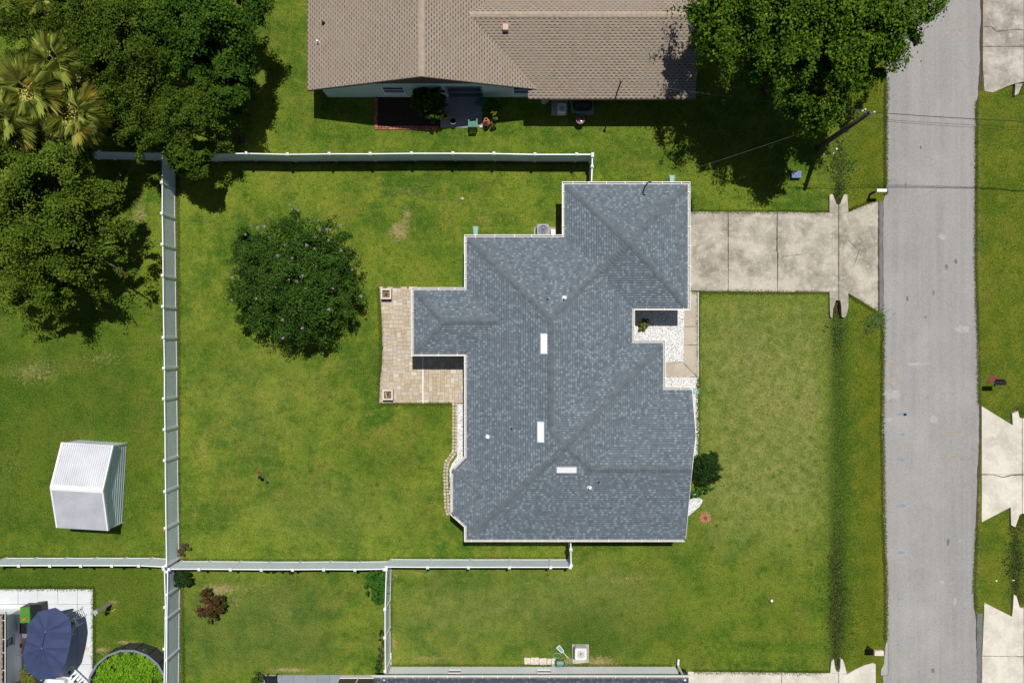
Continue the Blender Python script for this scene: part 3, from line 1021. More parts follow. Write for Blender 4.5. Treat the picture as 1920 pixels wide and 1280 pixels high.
# ---- grass blades
NB = 330000
bx_, by_ = npr.uniform(-20, 1940, NB), npr.uniform(-20, 1300, NB)
ok = np.ones(NB, bool)
for p in NOGRASS:
    ok &= ~inside(p, bx_, by_)
for (a, b, c, d) in ((1286, 366, 60, 20),):
    pass
bx_, by_ = bx_[ok], by_[ok]
fd = field(bx_, by_)
keepm = (fd['mud_shade'] < .45) & (fd['dry'] < .85)
bx_, by_ = bx_[keepm], by_[keepm]
fd = {k: v[keepm] for k, v in fd.items()}
EDGE = [[(333, 320), (335, 1045)], [(420, 303), (1105, 303)], [(0, 1046), (308, 1046)], [(338, 1051), (722, 1052)], [(728, 1048), (1068, 1048)], [(340, 1075), (344, 1280)], [(734, 1075), (731, 1240)],
        [(1661, 150), (1660, 365)], [(1655, 590), (1654, 800), (1657, 970), (1661, 1090), (1661, 1200)], [(1831, 190), (1829, 500), (1834, 650), (1835, 755)], [(1832, 985), (1826, 1100), (1830, 1140)],
        [(1295, 397), (1555, 398)], [(1295, 547), (1555, 548)], [(1309, 550), (1309, 850)], [(711, 757), (848, 757)], [(710, 540), (714, 600), (716, 650), (711, 752)], [(735, 1248), (1260, 1248)], [(1300, 1258), (1555, 1260)], [(176, 1103), (176, 1260)], [(0, 1102), (175, 1102)], [(1590, 396), (1640, 376)], [(1592, 552), (1644, 584)]]
ex, ey = [], []
for l_ in EDGE:
    for a_, b_ in zip(l_, l_[1:]):
        k_ = int(math.dist(a_, b_) * 13)
        t_ = npr.uniform(0, 1, k_)
        ex.append(a_[0] + (b_[0] - a_[0]) * t_ + npr.normal(0, 1.6, k_))
        ey.append(a_[1] + (b_[1] - a_[1]) * t_ + npr.normal(0, 1.6, k_))
ex, ey = np.concatenate(ex), np.concatenate(ey)
nE = len(ex)
fe = field(ex, ey)
bx_, by_ = np.concatenate([bx_, ex]), np.concatenate([by_, ey])
fd = {k: np.concatenate([v, fe[k]]) for k, v in fd.items()}
n = len(bx_)
X, Y, Z = (bx_ - 960) / 30, (640 - by_) / 30, lawn_z(bx_, by_)
an = npr.uniform(0, 6.283, n)
lean = npr.uniform(.6, 1.25, n)
ln = npr.uniform(.05, .12, n)
ln[-nE:] *= 1.7
wd = npr.uniform(.012, .026, n)
dx, dy = np.cos(an), np.sin(an)
tipx, tipy, tipz = X + dx * np.sin(lean) * ln, Y + dy * np.sin(lean) * ln, Z + np.cos(lean) * ln
V = np.stack([np.stack([X - dy * wd, Y + dx * wd, Z - .004], 1), np.stack([X + dy * wd, Y - dx * wd, Z - .004], 1), np.stack([tipx, tipy, tipz], 1)], 1).reshape(-1, 3)
F = np.arange(3 * n).reshape(-1, 3)
g = npmesh('grass', V, F, 'grass_blades', attrs={k: np.repeat(v, 3) for k, v in fd.items()})
tag(g, 'short grass blades standing all over the lawns', 'grass', kind='stuff')
# ================================================================== roofs
def tidy(p):
    """drops doubled points"""
    out = []
    for q in p:
        if not out or math.dist(q, out[-1]) > 2e-3: out.append(q)
    while len(out) > 1 and math.dist(out[0], out[-1]) < 2e-3: out.pop()
    return out


def ccw(p):
    return p if area(p) > 0 else p[::-1]


def edges(p):
    """inward half planes of a ccw polygon"""
    r = []
    for a, b in zip(p, p[1:] + p[:1]):
        nx_, ny_ = -(b[1] - a[1]), b[0] - a[0]
        r.append((nx_, ny_, -(nx_ * a[0] + ny_ * a[1])))
    return r


class Plane:
    """rises from the point p0 along the unit direction g with the given pitch"""

    def __init__(self, p0, g, pitch, ze):
        k = math.hypot(*g)
        self.g = (g[0] / k, g[1] / k)
        self.p0, self.pitch, self.ze = p0, pitch, ze
        self.A, self.B = self.g[0] * pitch, self.g[1] * pitch
        self.C = ze - self.A * p0[0] - self.B * p0[1]

    def z(self, x, y):
        return self.A * x + self.B * y + self.C


def rect_block(x0, x1, y0, y1, sides, pitch, ze, ins):
    """true ground pixels, y downwards; sides with an eave get a roof plane"""
    if 'W' in sides: x0 += ins
    if 'E' in sides: x1 -= ins
    if 'N' in sides: y0 += ins
    if 'S' in sides: y1 -= ins
    fp = ccw(TP([(x0, y0), (x1, y0), (x1, y1), (x0, y1)]))
    pl = []
    if 'W' in sides: pl.append(Plane(T(x0, y0), (1, 0), pitch, ze))
    if 'E' in sides: pl.append(Plane(T(x1, y0), (-1, 0), pitch, ze))
    if 'N' in sides: pl.append(Plane(T(x0, y0), (0, -1), pitch, ze))
    if 'S' in sides: pl.append(Plane(T(x0, y1), (0, 1), pitch, ze))
    return fp, pl


def roof_pieces(blocks):
    out = []
    for i, (fp, pls) in enumerate(blocks):
        for pl in pls:
            face = fp
            for q in pls:
                if q is not pl: face = clip(face, q.A - pl.A, q.B - pl.B, q.C - pl.C)
            pieces = [face] if abs(area(face)) > 1e-4 else []
            for k, (fp2, pl2) in enumerate(blocks):
                if k == i: continue
                eps = 1e-4 if k < i else -1e-4
                hps = edges(fp2) + [(q.A - pl.A, q.B - pl.B, q.C - pl.C + eps) for q in pl2]
                new = []
                for pc_ in pieces:
                    rem = pc_
                    for h in hps:
                        o_ = clip(rem, -h[0], -h[1], -h[2])
                        if len(o_) > 2 and abs(area(o_)) > 2e-4: new.append(o_)
                        rem = clip(rem, *h)
                        if len(rem) < 3: break
                pieces = new
            out += [(tidy(p), pl) for p in pieces if len(tidy(p)) > 2 and abs(area(tidy(p))) > 2e-4]
    return out


def deck(pieces, name, mat, parent, th=.10):
    m = M()
    for p, pl in pieces:
        p = ccw(p)
        n = len(p)
        top = [(x, y, pl.z(x, y)) for x, y in p]
        bot = [(x, y, z - th) for x, y, z in top]
        m.add(top + bot, [tuple(range(n)), tuple(range(2 * n - 1, n - 1, -1))] + [(i, n + i, n + (i + 1) % n, (i + 1) % n) for i in range(n)])
    return m.done(name, mat, parent)


def shingle(pieces, mat, parent, e=.14, style='arch', lift=.024, seed=1, lim=None, name='shingle_field'):
    vs, fs, tone = [], [], []
    hsh = {}
    for p, pl in pieces:
        p = ccw(tidy(p))
        gx, gy = pl.g
        tx, ty = -gy, gx
        uv = [((x - pl.p0[0]) * gx + (y - pl.p0[1]) * gy, x * tx + y * ty) for x, y in p]
        hp = edges(ccw(uv))
        u0, u1 = min(a[0] for a in uv), max(a[0] for a in uv)
        v0, v1 = min(a[1] for a in uv), max(a[1] for a in uv)
        key = (round(pl.A, 3), round(pl.B, 3), round(pl.C, 2))
        for k in range(int(math.floor(u0 / e + 1e-6)), int(math.ceil(u1 / e - 1e-6))):
            r = random.Random(hash((key, k, seed)))
            a, b = k * e, (k + 1) * e
            v = -60. + r.uniform(0, .3)
            cells = []
            last = False
            if style == 'arch':
                # random tab widths, laid from a fixed start so neighbouring pieces agree
                while v < v1:
                    w = r.choice((.11, .13, .14, .16, .17, .19))
                    t = r.random()
                    if t < .72 or last: t, last = .25 + t * .5, False
                    else: t, last = .80 + (t - .72) * .7, True
                    if v + w > v0:
                        cells.append((v, v + w, t, a, b - .022, r.uniform(-.003, .003)))
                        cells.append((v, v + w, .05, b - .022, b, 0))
                    v += w
            else:
                w = .305
                v = math.floor(v0 / w) * w + (w / 2 if k % 2 else 0) - w
                while v < v1:
                    rr = random.Random(hash((key, k, round(v / w))))
                    t = .35 + rr.random() * .35 if rr.random() < .72 else .7 + rr.random() * .3
                    cells.append((v, v + .13, t, a, b, 0))
                    cells.append((v + .13, v + w, t, a + .056, b, 0))
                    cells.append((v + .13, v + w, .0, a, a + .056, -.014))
                    v += w
            for (va, vb, t, ca, cb, dz) in cells:
                q = [(ca, va), (cb, va), (cb, vb), (ca, vb)]
                if area(q) < 0: q = q[::-1]
                for h in hp:
                    q = clip(q, *h)
                    if len(q) < 3: break
                if len(q) < 3 or abs(area(q)) < 1e-4: continue
                pts = []
                for u, w_ in q:
                    x = pl.p0[0] + u * gx + (w_ - (pl.p0[0] * tx + pl.p0[1] * ty)) * tx
                    y = pl.p0[1] + u * gy + (w_ - (pl.p0[0] * tx + pl.p0[1] * ty)) * ty
                    lf = .006 + lift * (1 - (u - a) / e) + dz
                    pts.append((x, y, pl.z(x, y) + lf, u))
                if lim and not lim(pts[0]): continue
                n = len(vs)
                vs += [c[:3] for c in pts]
                # uv axes are right handed in plan
                fs.append(tuple(range(n, n + len(pts))))
                tone.append(t)
                for i in range(len(pts)):
                    c, d = pts[i], pts[(i + 1) % len(pts)]
                    if abs(c[3] - ca) < 1e-5 and abs(d[3] - ca) < 1e-5:
                        n2 = len(vs)
                        vs += [(c[0], c[1], pl.z(c[0], c[1])), (d[0], d[1], pl.z(d[0], d[1]))]
                        fs.append((n + i, n2, n2 + 1, n + (i + 1) % len(pts)))
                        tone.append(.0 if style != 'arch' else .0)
    m = M()
    m.v, m.f = vs, fs
    o = m.done(name, mat, parent, attrs={'tone': ('FACE', tone)})
    return tag(o, kind='stuff')


def ridge_cap(a, b, drop, mat, parent, w=.36, step=.2, lift=.03):
    """a, b: 3D ends of the ridge; drop: fall of the roof per metre to each side; single lapped caps"""
    a, b = Vector(a), Vector(b)
    d = b - a
    L = d.length
    d.normalize()
    s = Vector((d.y, -d.x, 0))
    s.normalize()
    n = max(1, int(L / step))
    m = M()
    for i in range(n):
        p, q = a + d * (L * i / n - .02), a + d * (L * (i + 1) / n)
        zl, zh = lift + .03, lift
        hw = w / 2 * rnd.uniform(.96, 1.04)
        v = []
        for c, z in ((p, zl), (q, zh)):
            v += [c + s * hw + Vector((0, 0, z - drop * hw)), c + Vector((0, 0, z)), c - s * hw + Vector((0, 0, z - drop * hw))]
            v += [c + s * hw + Vector((0, 0, z - drop * hw - .06)), c - s * hw + Vector((0, 0, z - drop * hw - .06))]
        m.add(v, [(0, 5, 6, 1), (1, 6, 7, 2), (0, 1, 2, 4, 3), (3, 8, 5, 0), (2, 7, 9, 4)])
    return m.done('ridge_cap', mat, parent)


def offset(poly, d):
    """mitred inward offset of a ccw polygon"""
    out = []
    n = len(poly)
    for i in range(n):
        p0, p, p1 = poly[i - 1], poly[i], poly[(i + 1) % n]
        e1, e2 = (p[0] - p0[0], p[1] - p0[1]), (p1[0] - p[0], p1[1] - p[1])
        l1, l2 = math.hypot(*e1), math.hypot(*e2)
        n1, n2 = (-e1[1] / l1, e1[0] / l1), (-e2[1] / l2, e2[0] / l2)
        k = 1 + n1[0] * n2[0] + n1[1] * n2[1]
        out.append((p[0] + d * (n1[0] + n2[0]) / k, p[1] + d * (n1[1] + n2[1]) / k))
    return out


hang_mesh = {}


def gutters(poly, parent, z, skip=(), w=.152, mat='gutter_beige', lipmat='white_metal', step=.98):
    """an open trough along every eave, an own part each, with its hangers"""
    poly = ccw(poly)
    n = len(poly)
    rings = {d: offset(poly, d) for d in (0., .022, w - .02, w)}
    prof = [(0., 0.), (0., -.11), (w, -.11), (w, -.005), (w - .02, -.005), (w - .02, -.095), (.022, -.095), (.022, 0.)]
    for i in range(n):
        if i in skip: continue
        j = (i + 1) % n
        m = M()
        v = [(rings[d][i][0], rings[d][i][1], z + h) for d, h in prof] + [(rings[d][j][0], rings[d][j][1], z + h) for d, h in prof]
        k = len(prof)
        f = [(q, k + q, k + (q + 1) % k, (q + 1) % k) for q in range(k)]
        m.add(v, f + [tuple(range(k)), tuple(range(2 * k - 1, k - 1, -1))])
        g_ = m.done('gutter', mat, parent)
        # white rolled lip
        m = M()
        pr = [(-.006, .012), (.026, .012), (.026, -.016), (-.006, -.016)]
        ro = {d: offset(poly, d) for d in (-.006, .026)}
        m.add([(ro[d][i][0], ro[d][i][1], z + h) for d, h in pr] + [(ro[d][j][0], ro[d][j][1], z + h) for d, h in pr],
              [(q, (q + 1) % 4, 4 + (q + 1) % 4, 4 + q) for q in range(4)])
        m.done('gutter_lip', lipmat, g_)
        a, b = poly[i], poly[j]
        L = math.dist(a, b)
        ang = math.atan2(b[1] - a[1], b[0] - a[0])
        nh = int(L / step)
        if nh and 'h' not in hang_mesh:
            mm = M().box((0, 0, 0), (.03, w + .05, .02))
            me = bpy.data.meshes.new('gutter_hanger')
            me.from_pydata(mm.v, [], mm.f)
            me.materials.append(MATS['white_metal'])
            hang_mesh['h'] = me
        for q in range(nh):
            t = (q + .5 + rnd.uniform(-.12, .12)) / nh
            x, y = a[0] + (b[0] - a[0]) * t, a[1] + (b[1] - a[1]) * t
            inst('gutter_hanger', hang_mesh['h'], g_, (x - math.sin(ang) * w * .55, y + math.cos(ang) * w * .55, z - .004), (0, 0, ang))


def window_on(parent, a, b, t0, t1, z0, z1, out, frame='white_vinyl', sill=True, name='window', glass='window_glass'):
    """a window in the wall a-b (metres), from fraction t0 to t1; out: unit outward normal"""
    p = (a[0] + (b[0] - a[0]) * t0, a[1] + (b[1] - a[1]) * t0)
    q = (a[0] + (b[0] - a[0]) * t1, a[1] + (b[1] - a[1]) * t1)
    L = math.dist(p, q)
    ang = math.atan2(q[1] - p[1], q[0] - p[0])
    c = ((p[0] + q[0]) / 2, (p[1] + q[1]) / 2)
    mk = lambda k: (c[0] + out[0] * k, c[1] + out[1] * k)
    m = M()
    fw = .06
    ux, uy = math.cos(ang), math.sin(ang)
    cc = mk(.02)
    for s in (-1, 1):
        m.box((cc[0] + ux * s * (L / 2 - fw / 2), cc[1] + uy * s * (L / 2 - fw / 2), z0), (fw, .08, z1 - z0), ang)
    m.box((cc[0], cc[1], z1 - fw), (L - 2 * fw, .08, fw), ang)
    m.box((cc[0], cc[1], z0), (L - 2 * fw, .08, fw), ang)
    m.box((cc[0], cc[1], (z0 + z1) / 2 - .02), (L - 2 * fw, .07, .04), ang)
    w_ = m.done(name, frame, parent)
    g0 = mk(.012)
    M().box((g0[0], g0[1], z0 + fw), (L - 2 * fw - .002, .02, z1 - z0 - 2 * fw), ang).done('pane', glass, w_)
    if sill:
        s0 = mk(.07)
        M().box((s0[0], s0[1], z0 - .06), (L + .1, .14, .055), ang).done('sill', frame, w_)
    return w_


def walls(parent, poly, z1, mat, th=.2):
    m = M()
    p = ccw(poly)
    q = offset(p, th)
    n = len(p)
    v = [(x, y, -.1) for x, y in p] + [(x, y, z1) for x, y in p] + [(x, y, z1) for x, y in q] + [(x, y, -.1) for x, y in q]
    f = []
    for i in range(n):
        j = (i + 1) % n
        f += [(i, j, n + j, n + i), (n + i, n + j, 2 * n + j, 2 * n + i), (2 * n + i, 2 * n + j, 3 * n + j, 3 * n + i)]
    m.add(v, f)
    return m.done('wall', mat, parent)


# ------------------------------------------------------------------ the slate grey house
PT, ZE, IN = 5 / 12, 2.55, 4.4
ev = lambda px, py: (NX + (px - NX) / 1.0537, NY + (py - NY) / 1.0537)      # eave pixel -> ground pixel
house = thing('house', (*T(1050, 780), 0), 'slate grey hip roofed house with white gutters in the middle', 'house')
out_px = [(876.3, 451), (1050.5, 451), (1050.5, 357), (1278.3, 357), (1278.3, 584.8), (1179.6, 584.8), (1179.6, 638.9), (1234.6, 638.9), (1234.6, 722.4), (1281, 722.4),
          (1281, 803), (1269.5, 859.5), (1269.5, 996.6), (876.3, 996.6), (876.3, 970.6), (852.1, 949.2), (852.1, 868.5), (876.3, 844.8), (876.3, 666.4), (781.9, 666.4), (781.9, 544.9), (876.3, 544.9)]
outw = TP(out_px)
assert area(outw) < 0
outw = outw[::-1]
nO = len(outw)
walls(house, offset(outw, .52), 2.45, 'stucco_cream')
mf = M()
mf.prism(offset(outw, .155), 2.36, 2.50)
mf.done('soffit', 'soffit', house)
blkB = rect_block(876.3, 1179.6, 451, 790.5, 'WEN', PT, ZE, IN)
blkA = rect_block(1050.5, 1278.3, 357, 584.8, 'WENS', PT, ZE, IN)
blkC = rect_block(876.3, 1234.6, 638.9, 996.6, 'WENS', PT, ZE, IN)
blkD = rect_block(1080, 1269.5, 722.4, 996.6, 'NS', PT, ZE, IN)
blkE = rect_block(781.9, 965, 544.9, 666.4, 'WNS', PT, ZE, IN)
bayfp = ccw(TP([(876.3 + IN * .41, 844.8 + IN * .9), (852.1 + IN, 868.5 + IN * .41), (852.1 + IN, 949.2 - IN * .41), (876.3 + IN * .41, 970.6 - IN * .9), (935, 970.6 - IN * .9), (935, 844.8 + IN * .9)]))
pNW = T(852.1 + IN, 868.5 + IN * .41)
pSW = T(852.1 + IN, 949.2 - IN * .41)
blkF = (bayfp, [Plane(pNW, (1, 0), PT * .64, ZE), Plane(pNW, (24, -23.7), PT * .58, ZE), Plane(pSW, (21.5, 24.2), PT * .58, ZE)])
pieces = roof_pieces([blkC, blkB, blkA, blkD, blkE, blkF])
plDN = blkD[1][0]
pieces.append((ccw(TP([(1269.5, 722.4 + IN), (1281, 722.4 + IN), (1281, 803), (1269.5, 859.3)])), plDN))
roof = deck(pieces, 'roof', 'deck_grey', house)
shingle(pieces, 'slate_grey_shingle', roof)
hz = lambda d: ZE + PT * (d - IN) / 30            # height d pixels in from the eave


def P3(tx, ty, z):
    return (*T(tx, ty), z)


hd = PT * .707
AP = (1164.4, 470.9, hz(113.9))
CPK = (1055.45, 817.75, hz(179))
I2 = IN + 5
ZH = hz(I2)
caps = [((1050.5 + I2, 357 + I2, ZH), AP, hd), ((1278.3 - I2, 357 + I2, ZH), AP, hd), ((1278.3 - I2, 584.8 - I2, ZH), AP, hd),
        ((1116.5, 518.6, hz(66.4)), AP, hd), ((1114.6, 516.4, hz(65.2)), (1028, 602.7, hz(151.6)), hd),
        ((876.3 + I2, 451 + I2, ZH), (1028, 602.7, hz(151.6)), hd), ((1028, 602.7, hz(151.6)), (1028, 790.4, hz(151.6)), PT),
        ((1028, 790.4, hz(151.6)), CPK, hd), ((1234.6 - I2, 638.9 + I2, ZH), CPK, hd), ((893, 980, hz(16.7)), CPK, hd),
        ((1097.6, 859.6, hz(137.1)), CPK, hd), ((1097.6, 859.6, hz(137.1)), (1269.5, 859.6, hz(137.1)), PT),
        ((781.9 + I2, 544.9 + I2, ZH), (842.6, 605.6, hz(60.7)), hd), ((781.9 + I2, 666.4 - I2, ZH), (842.6, 605.6, hz(60.7)), hd),
        ((842.6, 605.6, hz(60.7)), (936, 605.6, hz(60.7)), PT)]
for a, b, dr in caps:
    ridge_cap(P3(*a), P3(*b), dr, 'cap_grey', roof)
zbay = ZE + PT * .64 * 55 / 30
for a in ((855.7, 870), (855.7, 948)):
    ridge_cap(P3(*a, ZE), P3(911, 909.5, zbay), .12, 'cap_grey', roof, w=.24)
# gutters: no trough on the gable edge
gs = [i for i in range(nO) if {round((outw[i][0]) * 30 + 960, 1), round(outw[(i + 1) % nO][0] * 30 + 960, 1)} <= {1281.0, 1269.5}]
gutters(outw, house, ZE, gs)
# gable end wall and rake boards
x1, yS, yN, yR = 1269.5, 996.6, 722.4, 859.5
gx_ = T(x1 - 15, 0)[0]
m = M()
tri = [(T(0, yN + 16)[1], 2.42), (T(0, yS - 16)[1], 2.42), (T(0, yR)[1], hz(137) - .12)]
m.add([(gx_, y, z) for y, z in tri] + [(gx_ - .12, y, z) for y, z in tri], [(0, 1, 2)[::-1], (5, 4, 3)[::-1], (0, 3, 4, 1), (1, 4, 5, 2), (2, 5, 3, 0)])
m.done('gable_wall', 'stucco_cream', house)
for (xa, ya, xb, yb) in ((1281, 722.4 + IN, 1281, 803), (1281, 803, 1269.5, 859.5), (1269.5, 859.5, 1269.5, 996.6 - IN)):
    m = M()
    pa, pb = T(xa, ya), T(xb, yb)
    za = hz(ya - yN if ya < yR else yS - ya)
    zb = hz(yb - yN if yb < yR else yS - yb)
    v = []
    for (p, z) in ((pa, za), (pb, zb)):
        v += [(p[0] + .012, p[1], z + .02), (p[0] + .035, p[1], z + .02), (p[0] + .035, p[1], z - .16), (p[0] + .012, p[1], z - .16)]
    m.add(v, [(q, (q + 1) % 4, 4 + (q + 1) % 4, 4 + q) for q in range(4)] + [(3, 2, 1, 0), (4, 5, 6, 7)])
    m.done('rake_board', 'white_metal', house)


# flat white attic vents, pipes and stubs on the roof
def on_roof(px, py):
    """roof point seen at that pixel"""
    h = 3.5
    for _ in range(12):
        x, y = W(px, py, h)
        zz = [pl.z(x, y) for p, pl in pieces if inside(p, np.array([x]), np.array([y]))[0]]
        if zz: h = .5 * h + .5 * max(zz)
    x, y = W(px, py, h)
    return x, y, h


def slope_box(c, L, Wd, along_y, tilt, hgt, name, mat):
    """a low louvred box lying in the roof slope: L along the eave, Wd up the slope"""
    x, y, z = c
    m = M()
    hl, hw = L / 2, Wd / 2
    for (k0, k1, z0, z1) in ((-1, 1, .03, hgt),):
        v = []
        for sl, up in ((-hl, -hw), (hl, -hw), (hl, hw), (-hl, hw)):
            for zz in (0.02, hgt):
                wx, wy = (up, sl) if along_y else (sl, up)
                wx *= 1.0
                k = .9 if zz == hgt else 1.
                v.append((x + wx * k, y + wy * k, z + tilt * up + zz))
        m.add(v, [(1, 3, 5, 7) if not along_y else (7, 5, 3, 1), (0, 2, 3, 1), (2, 4, 5, 3), (4, 6, 7, 5), (6, 0, 1, 7)])
    o = m.done(name, mat, roof)
    # flange and louvre slots on the downhill side
    m = M()
    fl = []
    for sl, up in ((-hl - .06, -hw - .05), (hl + .06, -hw - .05), (hl + .06, hw + .05), (-hl - .06, hw + .05)):
        wx, wy = (up, sl) if along_y else (sl, up)
        fl.append((x + wx, y + wy, z + tilt * up + .045))
    m.add(fl, [(0, 1, 2, 3) if not along_y else (3, 2, 1, 0)])
    m.done('vent_flange', 'steel', roof)
    return o


slope_box(on_roof(1019.5, 645), 1.22, .40, True, PT, .20, 'attic_vent', 'roof_vent_white')
slope_box(on_roof(1013.5, 810), 1.22, .40, True, PT, .20, 'attic_vent', 'roof_vent_white')
slope_box(on_roof(1062, 880.5), 1.22, .36, False, PT, .20, 'attic_vent', 'roof_vent_white')
for (px, py, big) in ((1058, 559, 1), (915, 819, 1), (1105, 913, 1), (1027, 561, 0), (1123, 903, 0), (960, 803, 0)):
    x, y, z = on_roof(px, py)
    if big:
        o = M().lathe((x, y, z), [(.15, .01), (.08, .07), (.06, .10), (.06, .34), (.05, .34)], 14).done('vent_pipe', 'white_metal', roof, smooth=False)
    else:
        M().lathe((x, y, z), [(.07, .01), (.035, .04), (.03, .22), (.01, .22)], 10).done('vent_pipe', 'black_plastic', roof)
# service mast on the garage eave
mx, my = W(1213, 345, 3.6)
mm = M().tube([(mx, my, 2.4), (mx, my, 4.05), (mx + .05, my - .03, 4.2), (mx + .16, my - .02, 4.2)], [.04, .04, .05, .06], 8)
mm.box((mx, my, 2.6), (.16, .16, .06))
mm.done('service_mast', 'dark_metal', house)
# doors and windows of the walls
wp = offset(outw, .52)


def on_wall(i_out_px, t0, t1, z0, z1, kind='window', mat=None):
    """wall segment nearest the given ground pixel"""
    q = T(*i_out_px)
    best = None
    for i in range(nO):
        a, b = wp[i], wp[(i + 1) % nO]
        mid = ((a[0] + b[0]) / 2, (a[1] + b[1]) / 2)
        d = math.dist(mid, q)
        if best is None or d < best[0]: best = (d, a, b)
    _, a, b = best
    L = math.dist(a, b)
    nrm = ((b[1] - a[1]) / L, -(b[0] - a[0]) / L)
    if kind == 'window': return window_on(house, a, b, t0, t1, z0, z1, nrm)
    p = (a[0] + (b[0] - a[0]) * (t0 + t1) / 2 + nrm[0] * .02, a[1] + (b[1] - a[1]) * (t0 + t1) / 2 + nrm[1] * .02)
    ang = math.atan2(b[1] - a[1], b[0] - a[0])
    o = M().box((p[0], p[1], z0), (L * (t1 - t0), .06, z1 - z0), ang).done(kind, mat, house)
    if kind == 'garage_door':
        for q in range(4):
            M().box((p[0] + nrm[0] * .035, p[1] + nrm[1] * .035, z0 + .06 + q * .53), (L * (t1 - t0) - .1, .02, .46), ang).done('door_panel', mat, o)
    else:
        M().box((p[0] + nrm[0] * .06 + .0, p[1] + nrm[1] * .06, z0 + 1.0), (.04, .05, .12), ang).done('handle', 'steel', o)
    return o


on_wall((1278, 470), .14, .86, .06, 2.2, 'garage_door', 'white_metal')
on_wall((1234, 680), .3, .7, .06, 2.1, 'front_door', 'red_metal')
on_wall((1207, 638), .25, .8, .9, 2.0)
on_wall((1275, 930), .25, .6, .9, 2.0)
on_wall((852, 909), .15, .85, .8, 2.0)
on_wall((864, 857), .15, .85, .8, 2.0)
on_wall((864, 960), .15, .85, .8, 2.0)
on_wall((1070, 996), .1, .18, .9, 2.0)
on_wall((1070, 996), .6, .72, .9, 2.0)
on_wall((960, 451), .3, .5, .9, 2.0)
for i, (px, py) in enumerate(((892, 439), (1261, 341), (1298, 730))):
    x, y = W(px, py, 2.45)
    ins_ = [(0.12, -.30), (0, -.30), (-.25, -.1)][i]
    M().tube([(x, y - .02 if i < 2 else y, 2.44), (x + ins_[0] * .3, y + ins_[1], 2.15), (x + ins_[0] * .3, y + ins_[1], .35), (x + ins_[0] * .3 + (.12 if i == 2 else 0), y + ins_[1] + (.2 if i < 2 else 0), .2)], .045, 8).done('downspout', 'white_metal', house)


def splash(px, py, ang, label):
    x, y = T(px, py)
    t = thing('splash_block', (x, y, 0), label, 'splash block', 'splash blocks')
    c, s = math.cos(ang), math.sin(ang)
    R = lambda a, b: (x + a * c - b * s, y + a * s + b * c)
    m = M()
    prof = [(-.16, .10), (-.13, .10), (-.11, .04), (.11, .04), (.13, .10), (.16, .10), (.16, .0), (-.16, 0.)]
    v = []
    for l, k in ((-.25, .8), (.25, 1.15)):
        v += [(*R(l, a * k), z * (1 if l < 0 else .75) + .005) for a, z in prof]
    n = len(prof)
    m.add(v, [(i, (i + 1) % n, n + (i + 1) % n, n + i) for i in range(n)] + [(0, 7, 6, 5, 4, 3, 2, 1), tuple(range(n, 2 * n))])
    m.done('trough', 'teal_plastic', t)
    M().box((*R(-.27, 0), .0), (.03, .26, .13), ang).done('end_wall', 'teal_plastic', t)


splash(892, 432, math.pi / 2, 'teal splash block below the gutter by the back lawn corner')
splash(1260, 336, math.pi / 2, 'teal splash block below the garage gutter')
splash(1305, 733, -.1, 'bright teal splash block on the white stones by the gable')

# ------------------------------------------------------------------ brown roofed house with green walls
PB, ZB = .34, 2.6
nb = thing('house', (*T(900, 60), 0), 'brown shingled house with pale green walls beside the big tree', 'house')
bl = rect_block(598, 1021, -260, 194.4, 'WE', PB, ZB, 0)
br = rect_block(830, 1287, -53, 209.8, 'NS', PB, ZB, 0)
pcs = []
for p_, pl_ in roof_pieces([bl, br]):
    if abs(pl_.A) > 1e-6:
        pcs.append((p_, pl_))
        continue
    yc, xc = T(0, 194.4)[1], T(990, 0)[0]
    for q_ in (clip(p_, 0, 1, -yc), clip(clip(p_, 0, -1, yc), 1, 0, -xc)):
        if len(q_) > 2 and abs(area(q_)) > 1e-3: pcs.append((q_, pl_))
nroof = deck(pcs, 'roof', 'deck_brown', nb, .12)
vis = lambda p: p[1] < 24.5 and p[1] > -30
shingle([(clip(p, 0, -1, 23.5), pl) for p, pl in pcs if len(clip(p, 0, -1, 23.5)) > 2], 'brown_shingle', nroof, .147, 'tab', .02, 2)
zL, zR = ZB + PB * 211.5 / 30, ZB + PB * 131.4 / 30
ridge_cap(P3(809.5, -120, zL), P3(809.5, 194.4, zL), PB, 'cap_brown', nroof, .32, .28)
ridge_cap(P3(889.6, 78.4, zR), P3(1287, 78.4, zR), PB, 'cap_brown', nroof, .32, .28)
# walls: body under both wings, gable infill and dark overhang
wpoly = TP([(615, -250), (1004, -250), (1004, -40), (1270, -40), (1270, 182.5), (615, 182.5)])
walls(nb, wpoly, 2.55, 'stucco_green')
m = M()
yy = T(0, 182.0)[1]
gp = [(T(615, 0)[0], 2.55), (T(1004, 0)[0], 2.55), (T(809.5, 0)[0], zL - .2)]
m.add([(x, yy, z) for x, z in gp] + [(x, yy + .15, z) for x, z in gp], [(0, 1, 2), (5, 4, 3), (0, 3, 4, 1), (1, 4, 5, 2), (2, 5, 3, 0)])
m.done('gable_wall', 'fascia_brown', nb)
m = M()
xx = T(1270, 0)[0] - .002
gp = [(T(0, -40)[1], 2.55), (T(0, 193)[1], 2.55), (T(0, 78.4)[1], zR - .16)]
m.add([(xx, y, z) for y, z in gp] + [(xx - .15, y, z) for y, z in gp], [(0, 2, 1), (3, 4, 5), (0, 1, 4, 3), (1, 2, 5, 4), (2, 0, 3, 5)])
m.done('gable_wall', 'stucco_green', nb)
